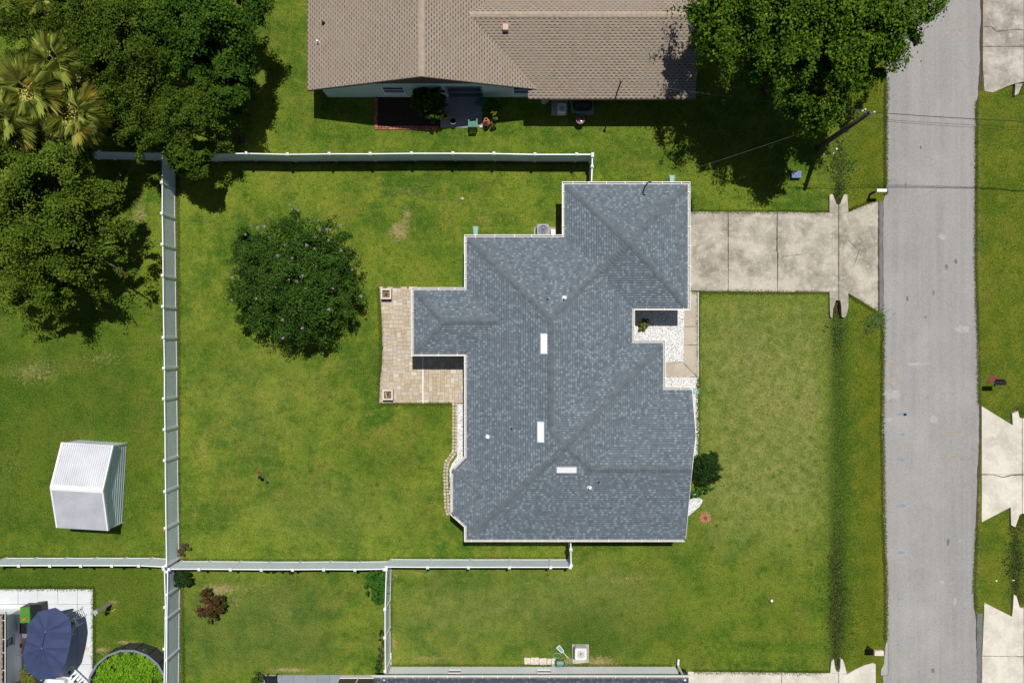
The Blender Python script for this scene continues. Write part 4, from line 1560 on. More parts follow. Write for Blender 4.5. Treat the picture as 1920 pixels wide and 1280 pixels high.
for s in (-1, 1):
    m = M()
    e = T(809.5 + s * 211.5, 194.4)
    k = T(809.5, 194.4)
    v = []
    for (p, z) in ((e, ZB), (k, zL)):
        v += [(p[0], p[1] - .005, z + .0), (p[0], p[1] - .03, z + .0), (p[0], p[1] - .03, z - .17), (p[0], p[1] - .005, z - .17)]
    m.add(v, [(q, (q + 1) % 4, 4 + (q + 1) % 4, 4 + q) for q in range(4)] + [(3, 2, 1, 0), (4, 5, 6, 7)])
    m.done('rake_board', 'fascia_brown', nb)
for (xa, ya, xb, yb) in ((1021, 209.8, 1287, 209.8), (598, -250, 598, 194)):
    a, b = T(xa, ya), T(xb, yb)
    m = M()
    if ya == yb: m.box(((a[0] + b[0]) / 2, a[1] - .018, ZB - .19), (abs(b[0] - a[0]), .03, .17))
    else: m.box((a[0] - .018, (a[1] + b[1]) / 2, ZB - .19), (.03, abs(b[1] - a[1]), .17))
    m.done('fascia', 'fascia_brown', nb)
a, b = T(615, 182.5), T(1004, 182.5)
fr = lambda px: (px - 615) / (1004 - 615)
window_on(nb, a, b, fr(725), fr(766), .95, 2.1, (0, -1))
window_on(nb, a, b, fr(962), fr(997), .8, 2.1, (0, -1))
sd_ = window_on(nb, a, b, fr(842), fr(906), .05, 2.1, (0, -1), 'steel', False, 'sliding_door')
M().lathe((*W(918 - 570 + 570, 168, 2.2), 2.1), [(.06, 0), (.09, .05), (.09, .2), (.04, .25)], 12).done('wall_lamp', 'white_metal', nb) if False else None


def on_nroof(px, py):
    h = 3.5
    for _ in range(12):
        x, y = W(px, py, h)
        zz = [pl.z(x, y) for p, pl in pcs if inside(p, np.array([x]), np.array([y]))[0]]
        if zz: h = .5 * h + .5 * max(zz)
    x, y = W(px, py, h)
    return x, y, h


x, y, z = on_nroof(607, 44)
M().lathe((x, y, z), [(.13, .01), (.07, .08), (.05, .3), (.02, .3)], 12).done('vent_pipe', 'black_plastic', nroof)
x, y, z = on_nroof(597, 80)
M().lathe((x, y, z), [(.11, .01), (.06, .08), (.05, .32), (.02, .32)], 12).done('vent_pipe', 'white_metal', nroof)
x, y, z = on_nroof(948, 54)
M().box((x, y, z - .1), (.34, .36, .38), 0, .95).done('box_vent', 'vent_tan', nroof)
mx2, my2 = W(1164, 154, 4.4)
M().tube([(mx2, my2, 2.5), (mx2, my2, 4.5), (mx2 + .02, my2 - .02, 4.62)], [.045, .045, .06], 8).done('service_mast', 'dark_metal', nb)
M().lathe((mx2, my2, 4.5), [(.05, 0), (.10, .05), (.09, .15), (.03, .2)], 10).done('weather_head', 'grey_wire', nb)

# ------------------------------------------------------------------ white house with charcoal roof at the lower edge
hb = thing('house', (*T(990, 1290), 0), 'white walled house with charcoal roof at the lower edge', 'house')
bb = [rect_block(709.8, 1281, 1237, 1500, 'WENS', .4, 2.35, IN)]
pcb = roof_pieces(bb)
rb = deck(pcb, 'roof', 'charcoal_shingle', hb)
shingle([(clip(p, 0, 1, 21.8 + .6), pl) for p, pl in pcb if len(clip(p, 0, 1, 22.4)) > 2], 'charcoal_shingle', rb, .14, 'arch', .024, 5)
ob = ccw(TP([(709.8, 1237), (1281, 1237), (1281, 1500), (709.8, 1500)]))
gutters(ob, hb, 2.35, [i for i in range(4) if abs(ob[i][1] - ob[(i + 1) % 4][1]) > 1 or ob[i][1] < T(0, 1400)[1]], mat='gutter_beige')
M().prism(offset(ob, .155), 2.16, 2.3).done('soffit', 'soffit', hb)
wb = ccw(TP([(727, 1248.5), (1266, 1248.5), (1266, 1485), (727, 1485)]))
walls(hb, wb, 2.25, 'stucco_white')
a, b = T(1266, 1248.5), T(727, 1248.5)
fb = lambda px: (1266 - px) / (1266 - 727)
window_on(hb, a, b, fb(868), fb(842), .6, 1.6, (0, 1), sill=False, glass='steel')
window_on(hb, a, b, fb(1034), fb(1005), .6, 1.6, (0, 1), sill=False, glass='steel')
for px, col in ((1270, 'white_metal'), (737, 'white_wood')):
    x, y = T(px if px > 1000 else 733, 1247.5)
    M().tube([(x, y + .10, 2.42), (x, y + .1, .25), (x + (.05 if px > 1000 else 0), y + .45, .12)] if px > 1000 else [(x, y + .1, 2.42), (x, y + .1, .12), (x, y + .85, .06)], .07 if px > 1000 else .06, 10).done('downspout', col, hb)
M().box((*T(1280, 1253), 0), (.5, .4, .5), 0, .9).done('corner_bin', 'black_plastic', hb) if False else None
# screened porch beside it
yq = T(0, 1266)[1]
xa_, xb_ = T(640, 0)[0], T(709, 0)[0]
M().box(((xa_ + xb_) / 2, yq, 0), (xb_ - xa_, .08, .42)).done('porch_kick_wall', 'white_metal', hb)
M().box(((xa_ + xb_) / 2, yq - .01, .42), (xb_ - xa_, .02, 1.85)).done('porch_screen', 'fascia_brown', hb)
for q in (0, .5, 1):
    M().box((xa_ + (xb_ - xa_) * q, yq, .42), (.06, .07, 1.85)).done('porch_post', 'white_metal', hb)
M().box(((xa_ + xb_) / 2, yq, 2.27), (xb_ - xa_ + .06, .1, .1)).done('porch_beam', 'white_metal', hb)
M().box((xa_, yq - 1.4, .0), (.06, 2.6, .42)).done('porch_kick_wall', 'white_metal', hb)

# ------------------------------------------------------------------ house at the lower corner behind the parasol
hc = thing('house', (*T(20, 1240), 0), 'pale walled house with brown shingle edge beside the navy parasol', 'house')
bc = [rect_block(-420, 59.7, 1122, 1600, 'WENS', .34, 2.55, IN)]
pcc = roof_pieces(bc)
rc = deck(pcc, 'roof', 'deck_brown', hc)
cl = [(clip(clip(p, 0, 1, 23.), 1, 0, 33.), pl) for p, pl in pcc]
shingle([c for c in cl if len(c[0]) > 2], 'brown_shingle', rc, .147, 'tab', .02, 9)
oc = ccw(TP([(-420, 1122), (59.7, 1122), (59.7, 1600), (-420, 1600)]))
gutters(oc, hc, 2.55, [i for i in range(4) if not (abs(oc[i][0] - T(59.7, 0)[0]) < .1 and abs(oc[(i + 1) % 4][0] - T(59.7, 0)[0]) < .1)], mat='dark_metal')
M().prism(offset(oc, .155), 2.36, 2.5).done('soffit', 'white_metal', hc)
wc = ccw(TP([(-400, 1139), (43, 1139), (43, 1580), (-400, 1580)]))
walls(hc, wc, 2.45, 'stucco_white')
window_on(hc, T(43, 1290), T(43, 1139), .62, .74, 1.0, 1.9, (1, 0))
# ================================================================== white vinyl fences
FH = 1.83
post_me = bpy.data.meshes.new('fence_post')
_m = M().box((0, 0, -.1), (.13, .13, FH + .17))
post_me.from_pydata(_m.v, [], _m.f)
post_me.materials.append(MATS['white_vinyl'])
cap_me = bpy.data.meshes.new('post_cap')
_m = M().box((0, 0, 0), (.17, .17, .03)).box((0, 0, .03), (.165, .165, .06), 0, .25)
cap_me.from_pydata(_m.v, [], _m.f)
cap_me.materials.append(MATS['white_vinyl'])


def fence(posts, label, h=FH, top=True):
    """posts: pixels of the post caps"""
    P = [W(px, py, h + .07) if top else T(px, py) for px, py in posts]
    t = thing('fence', (*P[0], 0), label, 'fence', 'white vinyl fences')
    k = h / FH
    for i, (x, y) in enumerate(P):
        a = P[max(i - 1, 0)]
        b = P[min(i + 1, len(P) - 1)]
        ang = math.atan2(b[1] - a[1], b[0] - a[0])
        if 0 < i < len(P) - 1 and abs(math.sin(2 * ang)) > .3: ang = 0
        po = inst('fence_post', post_me, t, (x, y, 0), (0, 0, ang), (1, 1, k))
        c = inst('post_cap', cap_me, None, (0, 0, 0))
        c.parent = po
        c.location = (0, 0, FH + .071)
        if i == len(P) - 1: break
        x2, y2 = P[i + 1]
        L = math.dist((x, y), (x2, y2)) - .13
        if L < .1: continue
        an = math.atan2(y2 - y, x2 - x)
        ux, uy = math.cos(an), math.sin(an)
        cx, cy = (x + x2) / 2, (y + y2) / 2
        m = M()
        nb_ = max(1, int(round(L / .155)))
        bw = L / nb_
        for q in range(nb_):
            s = -L / 2 + (q + .5) * bw
            m.box((cx + ux * s, cy + uy * s, .17), (bw - .012, .026, h - .17 - .14), an)
        m.box((cx, cy, .17), (L, .014, h - .17 - .14), an)
        m.done('panel', 'panel_vinyl', t)
        M().box((cx, cy, .04), (L, .055, .13), an).done('bottom_rail', 'white_vinyl', t)
        M().box((cx, cy, h - .14), (L, .055, .13), an).done('top_rail', 'white_vinyl', t)
    return t


fence([(155, 284), (186, 284.5), (264, 286), (305, 286.5), (383, 288), (461.5, 287), (539, 289), (617, 288), (694, 288), (771.5, 287), (849, 287), (926, 287.5), (1003, 289), (1081, 289), (1111, 289)],
      'long white fence running from the dense trees toward the garage')
fence([(1111, 292.3), (1110.5, 312), (1109, 352)], 'short white fence return between the long fence and the garage')
fence([(303, 291), (303, 342), (303, 400), (304, 458), (304.5, 516.5), (305, 574.5), (306, 632.5), (307, 690), (307, 747.5), (308, 805), (308.5, 863), (309, 921), (310, 990), (311, 1060)],
      'tall run of white fence between the shed yard and the flowering tree')
fence([(-24, 1060.5), (35, 1060.5), (93.5, 1060.5), (151.5, 1060.5), (209.5, 1060.5), (260, 1060.5), (306, 1063)], 'white fence between the shed and the navy parasol patio')
fence([(317, 1067), (373, 1067), (432, 1067.5), (490, 1068), (548.5, 1068), (607, 1067.5), (665.5, 1068), (720, 1067)], 'white fence behind the small red shrub')
fence([(724.5, 1063), (801.75, 1063.5), (878.25, 1063.5), (955, 1063.5), (1032.5, 1063.5), (1069, 1063.5)], 'white fence facing the open lawn below the slate house')
fence([(1071, 1060), (1070.5, 1030), (1070, 1006)], 'short white fence return joining the slate house lower eave')
fence([(313, 1071.5), (312.5, 1115), (311.5, 1160), (311, 1237), (310, 1330)], 'white fence between the red shrub and the pool')
fence([(307, 1067), (309, 1138), (308, 1216), (306, 1310)], 'second white fence close beside the pool', 1.75)
fence([(724, 1068), (721.5, 1142), (721.5, 1195), (722, 1258)], 'white fence at right angles near the bushy green shrub')

# ================================================================== metal shed
SA = -math.radians(3.4)
sx, sy = T(161.5, 901.5)
# centre from the visible corners
shed = thing('shed', (sx + 1.0, sy, 0), 'corrugated silver metal garden shed on the lawn', 'shed')
scx, scy = T(190, 902)
cs_, sn_ = math.cos(SA), math.sin(SA)


def SR(a, b, z):
    return (scx + a * cs_ - b * sn_, scy + a * sn_ + b * cs_, z)


SW_, SL_ = 1.46, 2.48                # half sizes: x and y


def corr(p0, p1, p2, p3, n, amp, name, mat, parent):
    """corrugated sheet p0-p1 (bottom) p3-p2 (top) with n ribs across, standing out by amp"""
    p0, p1, p2, p3 = map(Vector, (p0, p1, p2, p3))
    nr = (p1 - p0).cross(p3 - p0).normalized()
    v, f = [], []
    k = n * 4
    for i in range(k + 1):
        t = i / k
        o = nr * (amp * (1 if i % 4 in (1, 2) else 0))
        v += [p0.lerp(p1, t) + o, p3.lerp(p2, t) + o]
    f = [(2 * i, 2 * i + 2, 2 * i + 3, 2 * i + 1) for i in range(k)]
    v2 = [x - nr * .02 for x in v]
    m = M()
    m.add(v, f)
    m.add(v2, [q[::-1] for q in f])
    return m.done(name, mat, parent)


ez, rz_ = 1.85, 2.74
ov = .09
rf = corr(SR(-SW_ - ov, SL_ + ov, ez), SR(SW_ + ov, SL_ + ov, ez), SR(SW_ + ov, 0, rz_), SR(-SW_ - ov, 0, rz_), 24, -.012, 'roof_sheet', 'galvanised', shed)
corr(SR(SW_ + ov, -SL_ - ov, ez), SR(-SW_ - ov, -SL_ - ov, ez), SR(-SW_ - ov, 0, rz_), SR(SW_ + ov, 0, rz_), 24, -.012, 'roof_sheet', 'galvanised', shed)
# turn the sheets that face down
for o in shed.children:
    pass
corr(SR(SW_, SL_, 0), SR(SW_, SL_, ez - .02), SR(SW_, -SL_, ez - .02), SR(SW_, -SL_, 0), 7, .022, 'wall_sheet', 'shed_wall', shed)
corr(SR(-SW_, -SL_, 0), SR(-SW_, -SL_, ez - .02), SR(-SW_, SL_, ez - .02), SR(-SW_, SL_, 0), 7, .022, 'wall_sheet', 'shed_wall', shed)
corr(SR(SW_, SL_, 0), SR(-SW_, SL_, 0), SR(-SW_, SL_, ez - .03), SR(SW_, SL_, ez - .03), 10, .02, 'wall_sheet', 'shed_wall', shed)
corr(SR(-SW_, -SL_, 0), SR(SW_, -SL_, 0), SR(SW_, -SL_, ez - .03), SR(-SW_, -SL_, ez - .03), 10, .02, 'wall_sheet', 'shed_wall', shed)
for s in (-1, 1):
    tri = [SR(s * (SW_ - .004), -SL_, ez - .02), SR(s * (SW_ - .004), SL_, ez - .02), SR(s * (SW_ - .004), 0, rz_ - .05)]
    tri2 = [SR(s * (SW_ - .03), -SL_, ez - .02), SR(s * (SW_ - .03), SL_, ez - .02), SR(s * (SW_ - .03), 0, rz_ - .05)]
    M().add(tri + tri2, [(0, 1, 2), (5, 4, 3), (0, 3, 4, 1), (1, 4, 5, 2), (2, 5, 3, 0)]).done('gable_panel', 'shed_wall', shed)
    for d in (-1, 1):
        a, b = Vector(SR(s * (SW_ + ov), d * (SL_ + ov), ez)), Vector(SR(s * (SW_ + ov), 0, rz_))
        m = M()
        q = []
        off = Vector(SR(s * .06, 0, 0)) - Vector(SR(0, 0, 0))
        for p in (a, b):
            q += [p + Vector((0, 0, .045)) - off, p + Vector((0, 0, .045)) + off * .4, p + Vector((0, 0, -.12)) + off * .4, p + Vector((0, 0, -.12)) - off]
        m.add(q, [(i, (i + 1) % 4, 4 + (i + 1) % 4, 4 + i) for i in range(4)] + [(3, 2, 1, 0), (4, 5, 6, 7)])
        m.done('rake_trim', 'white_metal', shed)
m = M()
q = []
for a in (-SW_ - ov, SW_ + ov):
    q += [SR(a, -.16, rz_ - .01), SR(a, 0, rz_ + .05), SR(a, .16, rz_ - .01)]
m.add(q, [(0, 3, 4, 1), (1, 4, 5, 2)])
m.done('ridge_trim', 'white_metal', shed)
for s in (-1, 1):
    for d in (-1, 1):
        M().box(SR(s * SW_, d * SL_, 0), (.09, .09, ez - .03), SA).done('corner_trim', 'white_metal', shed)
for d in (1,):
    for k in range(14):
        p = SR(-SW_ + .1 + k * .215, d * (SL_ - .05), ez + .05 + (rz_ - ez) * .05 / SL_)
        M().box(p, (.03, .03, .03), SA).done('roof_screw', 'steel', shed)
        if k % 2 == 0:
            p = SR(-SW_ + .1 + k * .215, d * (SL_ * .62), ez + .03 + (rz_ - ez) * .38)
            M().box(p, (.03, .03, .03), SA).done('roof_screw', 'steel', shed)
for s in (-1, 1):
    M().box(SR(s * .45, -SL_ - .04, .05), (.86, .03, 1.72), SA).done('door', 'galvanised', shed)
NOG2 = True

# ================================================================== trees
def leaf_cloud(masses, n_leaf, size, seed, name, mat, parent, clump=(.35, .7), up=.45, per=110, shell=(.55, 1.08), flat=.8, carve=None):
    """masses: (x, y, z, r). Ragged twig clumps sit on and in the masses; leaves fill the clumps."""
    r = np.random.default_rng(seed)
    ms = np.array(masses, float)
    wgt = ms[:, 3] ** 2
    wgt /= wgt.sum()
    nc = max(8, n_leaf // per)
    ci = r.choice(len(ms), nc, p=wgt)
    d = r.normal(size=(nc, 3))
    d[:, 2] += .45
    d /= np.linalg.norm(d, axis=1, keepdims=True)
    rad = r.uniform(shell[0], shell[1], nc) ** .7
    C = ms[ci, :3] + d * (ms[ci, 3] * rad)[:, None] * np.array([1, 1, flat])
    C[:, 2] = np.maximum(C[:, 2], .25)
    CR = r.uniform(clump[0], clump[1], nc) * np.clip(ms[ci, 3] / 2., .5, 1.2)
    # each clump is a twig: stretched along its own direction, partly outwards
    ax = d * .8 + r.normal(size=(nc, 3)) * .7
    ax /= np.linalg.norm(ax, axis=1, keepdims=True)
    st = r.uniform(1.1, 2.3, nc)
    k = r.integers(0, nc, n_leaf)
    e = np.clip(r.normal(size=(n_leaf, 3)) * .48, -.9, .9)
    along = (e * ax[k]).sum(1, keepdims=True)
    e = e * .72 + ax[k] * along * (st[k][:, None] - .72)
    P = C[k] + e * CR[k][:, None] * np.array([1, 1, .75])
    P[:, 2] = np.maximum(P[:, 2], .06)
    if carve is not None:
        # open pockets between the boughs
        f = np.zeros(len(P))
        for q in range(9):
            kv = r.normal(size=3)
            kv *= 2 * math.pi / r.uniform(carve[0], carve[1]) / np.linalg.norm(kv)
            f += np.sin(P @ kv + r.uniform(0, 6.28))
        f /= 2.1
        kp = f > carve[2] + r.normal(size=len(P)) * .12
        P, k, e = P[kp], k[kp], e[kp]
        n_leaf = len(P)
    nrm = e * .35 + d[k] * .35 + r.normal(size=(n_leaf, 3)) * .5 + np.array([0, 0, up])
    nrm /= np.linalg.norm(nrm, axis=1, keepdims=True)
    t = r.normal(size=(n_leaf, 3)) + ax[k] * .8
    t -= nrm * (t * nrm).sum(1, keepdims=True)
    t /= np.linalg.norm(t, axis=1, keepdims=True)
    b = np.cross(nrm, t)
    L = (size * r.uniform(.6, 1.3, n_leaf))[:, None]
    Wd = L * .36
    cup = nrm * L * .16
    V = np.stack([P - t * L * .5, P + b * Wd + cup, P + t * L * .5, P - b * Wd + cup], 1).reshape(-1, 3)
    F = np.arange(4 * n_leaf).reshape(-1, 4)
    return npmesh(name, V, F, mat, parent)


def tree(name, label, base, masses, n_leaf, size, mat, seed, trunk_r=.22, group=None, **kw):
    bx, by = base
    t = thing(name, (bx, by, 0), label, 'tree', group)
    zt = min(m[2] for m in masses) * .62
    M().tube([(bx, by, -.1), (bx + .05, by, zt * .4), (bx - .04, by + .05, zt), (bx, by, zt * 1.35)], [trunk_r * 1.35, trunk_r, trunk_r * .85, trunk_r * .6], 10).done('trunk', 'bark', t, smooth=True)
    for k, m in enumerate(masses):
        a = Vector((bx, by, zt * (1. + .2 * (k % 2))))
        b = Vector(m[:3])
        mid = a.lerp(b, .5) + Vector((0, 0, .25))
        rb_ = trunk_r * .42
        M().tube([a, mid, b], [rb_, rb_ * .7, rb_ * .25], 6).done('branch', 'bark', t, smooth=True)
    leaf_cloud(masses, n_leaf, size, seed, 'crown', mat, t, **kw)
    return t


def PM(lst):
    """pixel masses (px, py, height, r) -> metres"""
    return [(*W(a, b, h), h, r) for a, b, h, r in lst]


tree('maple_tree', 'large broad leaved tree overhanging the road and brown roof', T(1440, 165),
     PM([(1360, 40, 7.6, 1.7), (1325, 95, 7.0, .9), (1410, 75, 8.2, 1.8), (1470, 40, 9, 2.2), (1470, 140, 7.6, 1.5), (1540, 170, 7.4, 1.6), (1550, 90, 8.6, 2.1), (1630, 50, 8.2, 1.9),
         (1695, 30, 7.8, 1.4), (1590, 0, 9, 2.4), (1400, -20, 8.6, 2.2), (1500, -70, 9, 2.6), (1640, -60, 8.6, 2.4), (1585, 205, 6.6, .75), (1550, 220, 6.6, .8), (1740, 10, 7.4, .75), (1590, 150, 7, 1.1), (1310, 20, 7.2, .95), (1690, 75, 7., .9),
         (1510, 205, 6.4, .85), (1645, 105, 7., .9), (1440, 110, 7.6, 1.2), (1500, 60, 6.6, 2.2), (1420, 30, 6.4, 1.6), (1580, 60, 6.4, 1.8), (1350, 60, 6.6, 1.0), (1470, 110, 6.4, 1.2)]),  # low inner masses from the fourth on: added to thicken the cast shadow
     240000, .165, 'leaf_maple', 21, .36, clump=(.5, .95), per=330, carve=(1.2, 3.4, -.2))
tree('oak_tree', 'spreading olive green tree beside the shed yard fence', T(140, 440),
     PM([(40, 300, 5.4, 1.9), (130, 300, 5.2, 1.3), (110, 350, 6.0, 1.8), (60, 410, 6.2, 2.2), (150, 420, 5.6, 1.8), (205, 430, 4.6, 1.1), (90, 490, 5.4, 1.8), (190, 490, 4.4, 1.0), (30, 510, 4.8, 1.7),
         (160, 535, 3.8, .9), (-10, 420, 5.6, 2.2), (225, 385, 4., .7), (240, 515, 3.8, .55), (110, 560, 3.4, .8), (180, 360, 4.8, 1.1), (60, 560, 3.6, .9)]),
     190000, .135, 'leaf_oak', 22, .3, clump=(.5, 1.0), per=480, carve=(1.2, 3.2, -.02))
tree('dense_tree', 'wide dense dark green tree at the upper corner beyond the palms', T(150, 110),
     PM([(110, 50, 5.6, 2.0), (190, 40, 6., 2.2), (250, 90, 5.8, 2.0), (180, 120, 5.4, 1.9), (60, 40, 5., 1.6), (140, 0, 5.8, 2.2), (240, 20, 6, 2.2), (30, 70, 4.6, 1.2), (210, 150, 4.8, 1.4), (20, 0, 5, 1.8), (270, 140, 4.8, 1.4), (250, 200, 4.6, 1.3), (200, 210, 4.2, 1.2), (215, 100, 5.6, 1.8)]),
     130000, .12, 'leaf_olive', 23, .26, clump=(.45, .9), per=260, shell=(.7, 1.04), carve=(1.0, 2.8, -.5))
tree('dense_tree', 'bright tufted tree between the dense tree and the brown house lawn', T(395, 90),
     PM([(340, 30, 6, 1.7), (400, 40, 6.2, 1.9), (440, 70, 5.2, 1.3), (370, 90, 5.6, 1.5), (320, 0, 6, 1.9), (430, 10, 5.6, 1.7), (305, 75, 5.2, 1.0), (465, 30, 4.4, .8)]),
     130000, .14, 'leaf_dark', 24, .24, clump=(.5, .95), per=420, carve=(1.1, 3., -.1))
tree('dense_tree', 'dark tree whose shade falls on the lawn above the long fence', T(440, 170),
     PM([(430, 120, 4.8, 1.3), (425, 170, 4.6, 1.2), (455, 150, 4., .8), (390, 130, 5, 1.2), (445, 100, 4.6, 1.), (410, 205, 3.8, .8)]),
     85000, .135, 'leaf_dark', 25, .2, clump=(.45, .85), per=380, carve=(1., 2.6, -.1))
tree('dense_tree', 'yellow tipped tree hanging over the fence corner', T(350, 250),
     PM([(330, 210, 5, 1.4), (370, 190, 4.8, 1.2), (300, 230, 4.8, 1.3), (345, 270, 4.2, 1.1), (370, 300, 3.6, .9), (270, 180, 5, 1.5), (380, 250, 4.2, 1.0), (230, 220, 4.6, 1.2), (335, 310, 3.2, .7), (260, 260, 4., .9), (405, 265, 3.2, .55)]),
     125000, .135, 'leaf_olive', 26, .22, clump=(.5, .95), per=380, carve=(1.0, 2.8, -.12))
myrtle = tree('crape_myrtle', 'round flowering tree with pale pink blossoms on the back lawn', T(572, 540),
          PM([(552, 530, 3.4, 2.0), (500, 500, 2.8, 1.7), (600, 490, 2.8, 1.7), (590, 570, 2.6, 1.6), (510, 570, 2.6, 1.6), (550, 460, 2.8, 1.6), (550, 600, 2.3, 1.3), (470, 540, 2.4, 1.2), (640, 540, 2.3, 1.1), (480, 460, 2.5, 1.1), (620, 445, 2.4, .9), (470, 590, 2., .9), (640, 590, 1.9, .8),
              (548, 418, 2.4, .75), (460, 470, 2.2, .9), (600, 625, 1.7, .7), (655, 500, 2., .6)]),
          130000, .105, 'leaf_myrtle', 27, .16, clump=(.45, .75), per=160, shell=(.75, 1.06), carve=(.5, 1.3, -.35))
# blossoms: a loose panicle each
r9 = np.random.default_rng(9)
bl_me = []
for q in range(3):
    m = M()
    for k in range(26):
        d = r9.normal(size=3)
        d /= np.linalg.norm(d)
        c = d * r9.uniform(.02, .14) * np.array([1, 1, .8])
        s = r9.uniform(.02, .04)
        o = OCT * s * r9.uniform(.6, 1.3, (6, 1)) + c
        m.add(o.tolist(), OCF.tolist())
    me = bpy.data.meshes.new('blossom')
    me.from_pydata(m.v, [], m.f)
    me.materials.append(MATS['blossom_pink'])
    bl_me.append(me)
for i, (px, py) in enumerate(((553, 378), (547, 392), (559, 395), (543, 384), (600, 431), (613, 430), (619, 431), (590, 445), (638, 423), (534, 459), (548, 484), (541, 494), (594, 500), (567, 517), (517, 538), (541, 524), (556, 527), (500, 515), (616, 450), (660, 505),
                                      (617, 580), (566, 615), (676, 556), (483, 427), (470, 423), (495, 424), (580, 416), (596, 413), (554, 454), (590, 466), (574, 541), (624, 541), (460, 440), (448, 505), (520, 480), (575, 460), (531, 634), (505, 445), (640, 470), (480, 560), (530, 600), (435, 520), (434, 562))):
    h = 3.5 + 1.3 * max(0, 1 - math.hypot(px - 552, py - 520) / 130)
    b = inst('blossom', bl_me[i % 3], myrtle, W3(px, py, h), (0, 0, rnd.uniform(0, 6)), (rnd.uniform(.5, .85),) * 3)

# ---------------------------------------------------------------- cabbage palms
fr_me = {}


def frond_mesh(i, mat):
    r = random.Random(100 + i)
    m = M()
    Lp = .75 + .15 * r.random()
    m.tube([(0, 0, 0), (Lp * .5, 0, .10), (Lp, 0, .06)], [.022, .016, .012], 5)
    nl = 40
    for k in range(nl):
        a = -1.75 + 3.5 * k / (nl - 1)
        ll = (1.05 - .22 * abs(a) / 1.75) * r.uniform(.85, 1.08)
        dx, dy = math.cos(a), math.sin(a)
        w = .022
        b0 = (Lp + .02 * dx, .02 * dy, .06)
        mid = (Lp + dx * ll * .55, dy * ll * .55, .10 - .05 * abs(a) + r.uniform(-.03, .03))
        tip = (Lp + dx * ll, dy * ll, -.12 - .22 * r.random() - .10 * abs(a))
        nx_, ny_ = -dy * w, dx * w
        m.add([b0, (mid[0] + nx_, mid[1] + ny_, mid[2] + .01), tip, (mid[0] - nx_, mid[1] - ny_, mid[2] + .01)], [(0, 3, 2), (0, 2, 1)])
    me = bpy.data.meshes.new('frond')
    me.from_pydata(m.v, [], m.f)
    me.materials.append(MATS[mat])
    return me


for i in range(4): fr_me[i] = frond_mesh(i, 'frond_green' if i < 3 else 'frond_gold')


def palm(px, py, h, n, label, seed, sc=1.):
    x, y = W(px, py, h)
    t = thing('palm_tree', (x, y, 0), label, 'palm', 'fan palms')
    M().tube([(x, y, -.1), (x + .06, y, h * .5), (x, y, h - .05)], [.2, .17, .15], 9).done('trunk', 'bark', t, smooth=True)
    r = random.Random(seed)
    for k in range(n):
        a = k * 2.399 + r.uniform(-.25, .25)
        lvl = k / n
        pitch = math.radians(-62 + 82 * lvl) + r.uniform(-.12, .12)
        me = fr_me[3] if r.random() < .22 and lvl > .25 else fr_me[r.randrange(3)]
        inst('frond', me, t, (x + math.cos(a) * .08, y + math.sin(a) * .08, h + .1 - .2 * lvl), (r.uniform(-.25, .25), pitch, a), (sc * r.uniform(.85, 1.12),) * 3)
    for k in range(4):
        a = r.uniform(0, 6.28)
        rr = r.uniform(.5, 1.1) * sc
        c = (x + math.cos(a) * rr, y + math.sin(a) * rr, h + .42)
        v = M()
        for q in range(420):
            d = np.array([r.gauss(0, 1), r.gauss(0, 1), r.gauss(0, .5)]) * .26
            s = .04
            v.add([(c[0] + d[0] + s * ex, c[1] + d[1] + s * ey, c[2] + d[2]) for ex, ey in ((0, -1), (1, 0), (0, 1))], [(0, 1, 2)])
        tag(v.done('flower_spray', 'straw', t), kind='stuff')


palm(72, 178, 6.3, 40, 'largest fan palm with yellow flower sprays among the dense trees', 3, 1.2)
palm(22, 226, 6.5, 28, 'fan palm beside the olive tree near the picture edge', 4, 1.05)
palm(112, 128, 6.5, 28, 'golden fronded fan palm against the dense dark tree', 5, 1.0)
palm(148, 222, 6.0, 26, 'low fan palm with browning fronds close to the fence', 6, 1.0)
palm(95, 0, 5.6, 14, 'fan palm cut by the upper picture edge', 7, .9)


# ---------------------------------------------------------------- shrubs and small plants
def shrub(name, label, base, masses, n, size, mat, seed, cat='shrub', stems=5, **kw):
    t = thing(name, (*base, 0), label, cat)
    r = random.Random(seed)
    m = M()
    for k in range(stems):
        q = masses[k % len(masses)]
        m.tube([(base[0] + r.uniform(-.05, .05), base[1] + r.uniform(-.05, .05), -.05), (q[0], q[1], q[2])], [.022, .01], 5)
    m.done('stem', 'bark', t)
    leaf_cloud(masses, n, size, seed, 'foliage', mat, t, per=60, **kw)
    return t


shrub('round_bush', 'round clipped dark green bush against the slate gable', T(1318, 872), PM([(1324, 868, .9, .62), (1318, 890, .8, .6), (1334, 884, .8, .6), (1330, 862, .8, .5), (1312, 878, .8, .55)]), 14000, .075, 'leaf_shrub', 31, clump=(.2, .34), shell=(.8, 1.03))
shrub('low_plant', 'low pale green plant between the round bush and white wedge', T(1310, 922), PM([(1310, 918, .25, .35), (1326, 916, .2, .3), (1300, 925, .25, .3)]), 1500, .09, 'leaf_bright', 32, clump=(.12, .22))
shrub('red_shrub', 'small shrub with dark red flower heads on the small lawn', T(402, 1132), PM([(385, 1122, .8, .4), (410, 1125, .8, .38), (400, 1143, .8, .45), (380, 1145, .7, .35), (415, 1142, .75, .3), (397, 1158, .6, .3), (390, 1110, .8, .3)]), 5200, .085, 'leaf_red', 33, clump=(.14, .3), shell=(.5, 1.1))
shrub('leafy_shrub', 'bushy bright green shrub in the fence corner', T(716, 1096), PM([(707, 1080, 1.1, .6), (704, 1100, 1.1, .62), (712, 1115, 1., .5), (695, 1085, .9, .4), (712, 1092, 1.2, .55)]), 7000, .11, 'leaf_bright', 34, clump=(.16, .3))
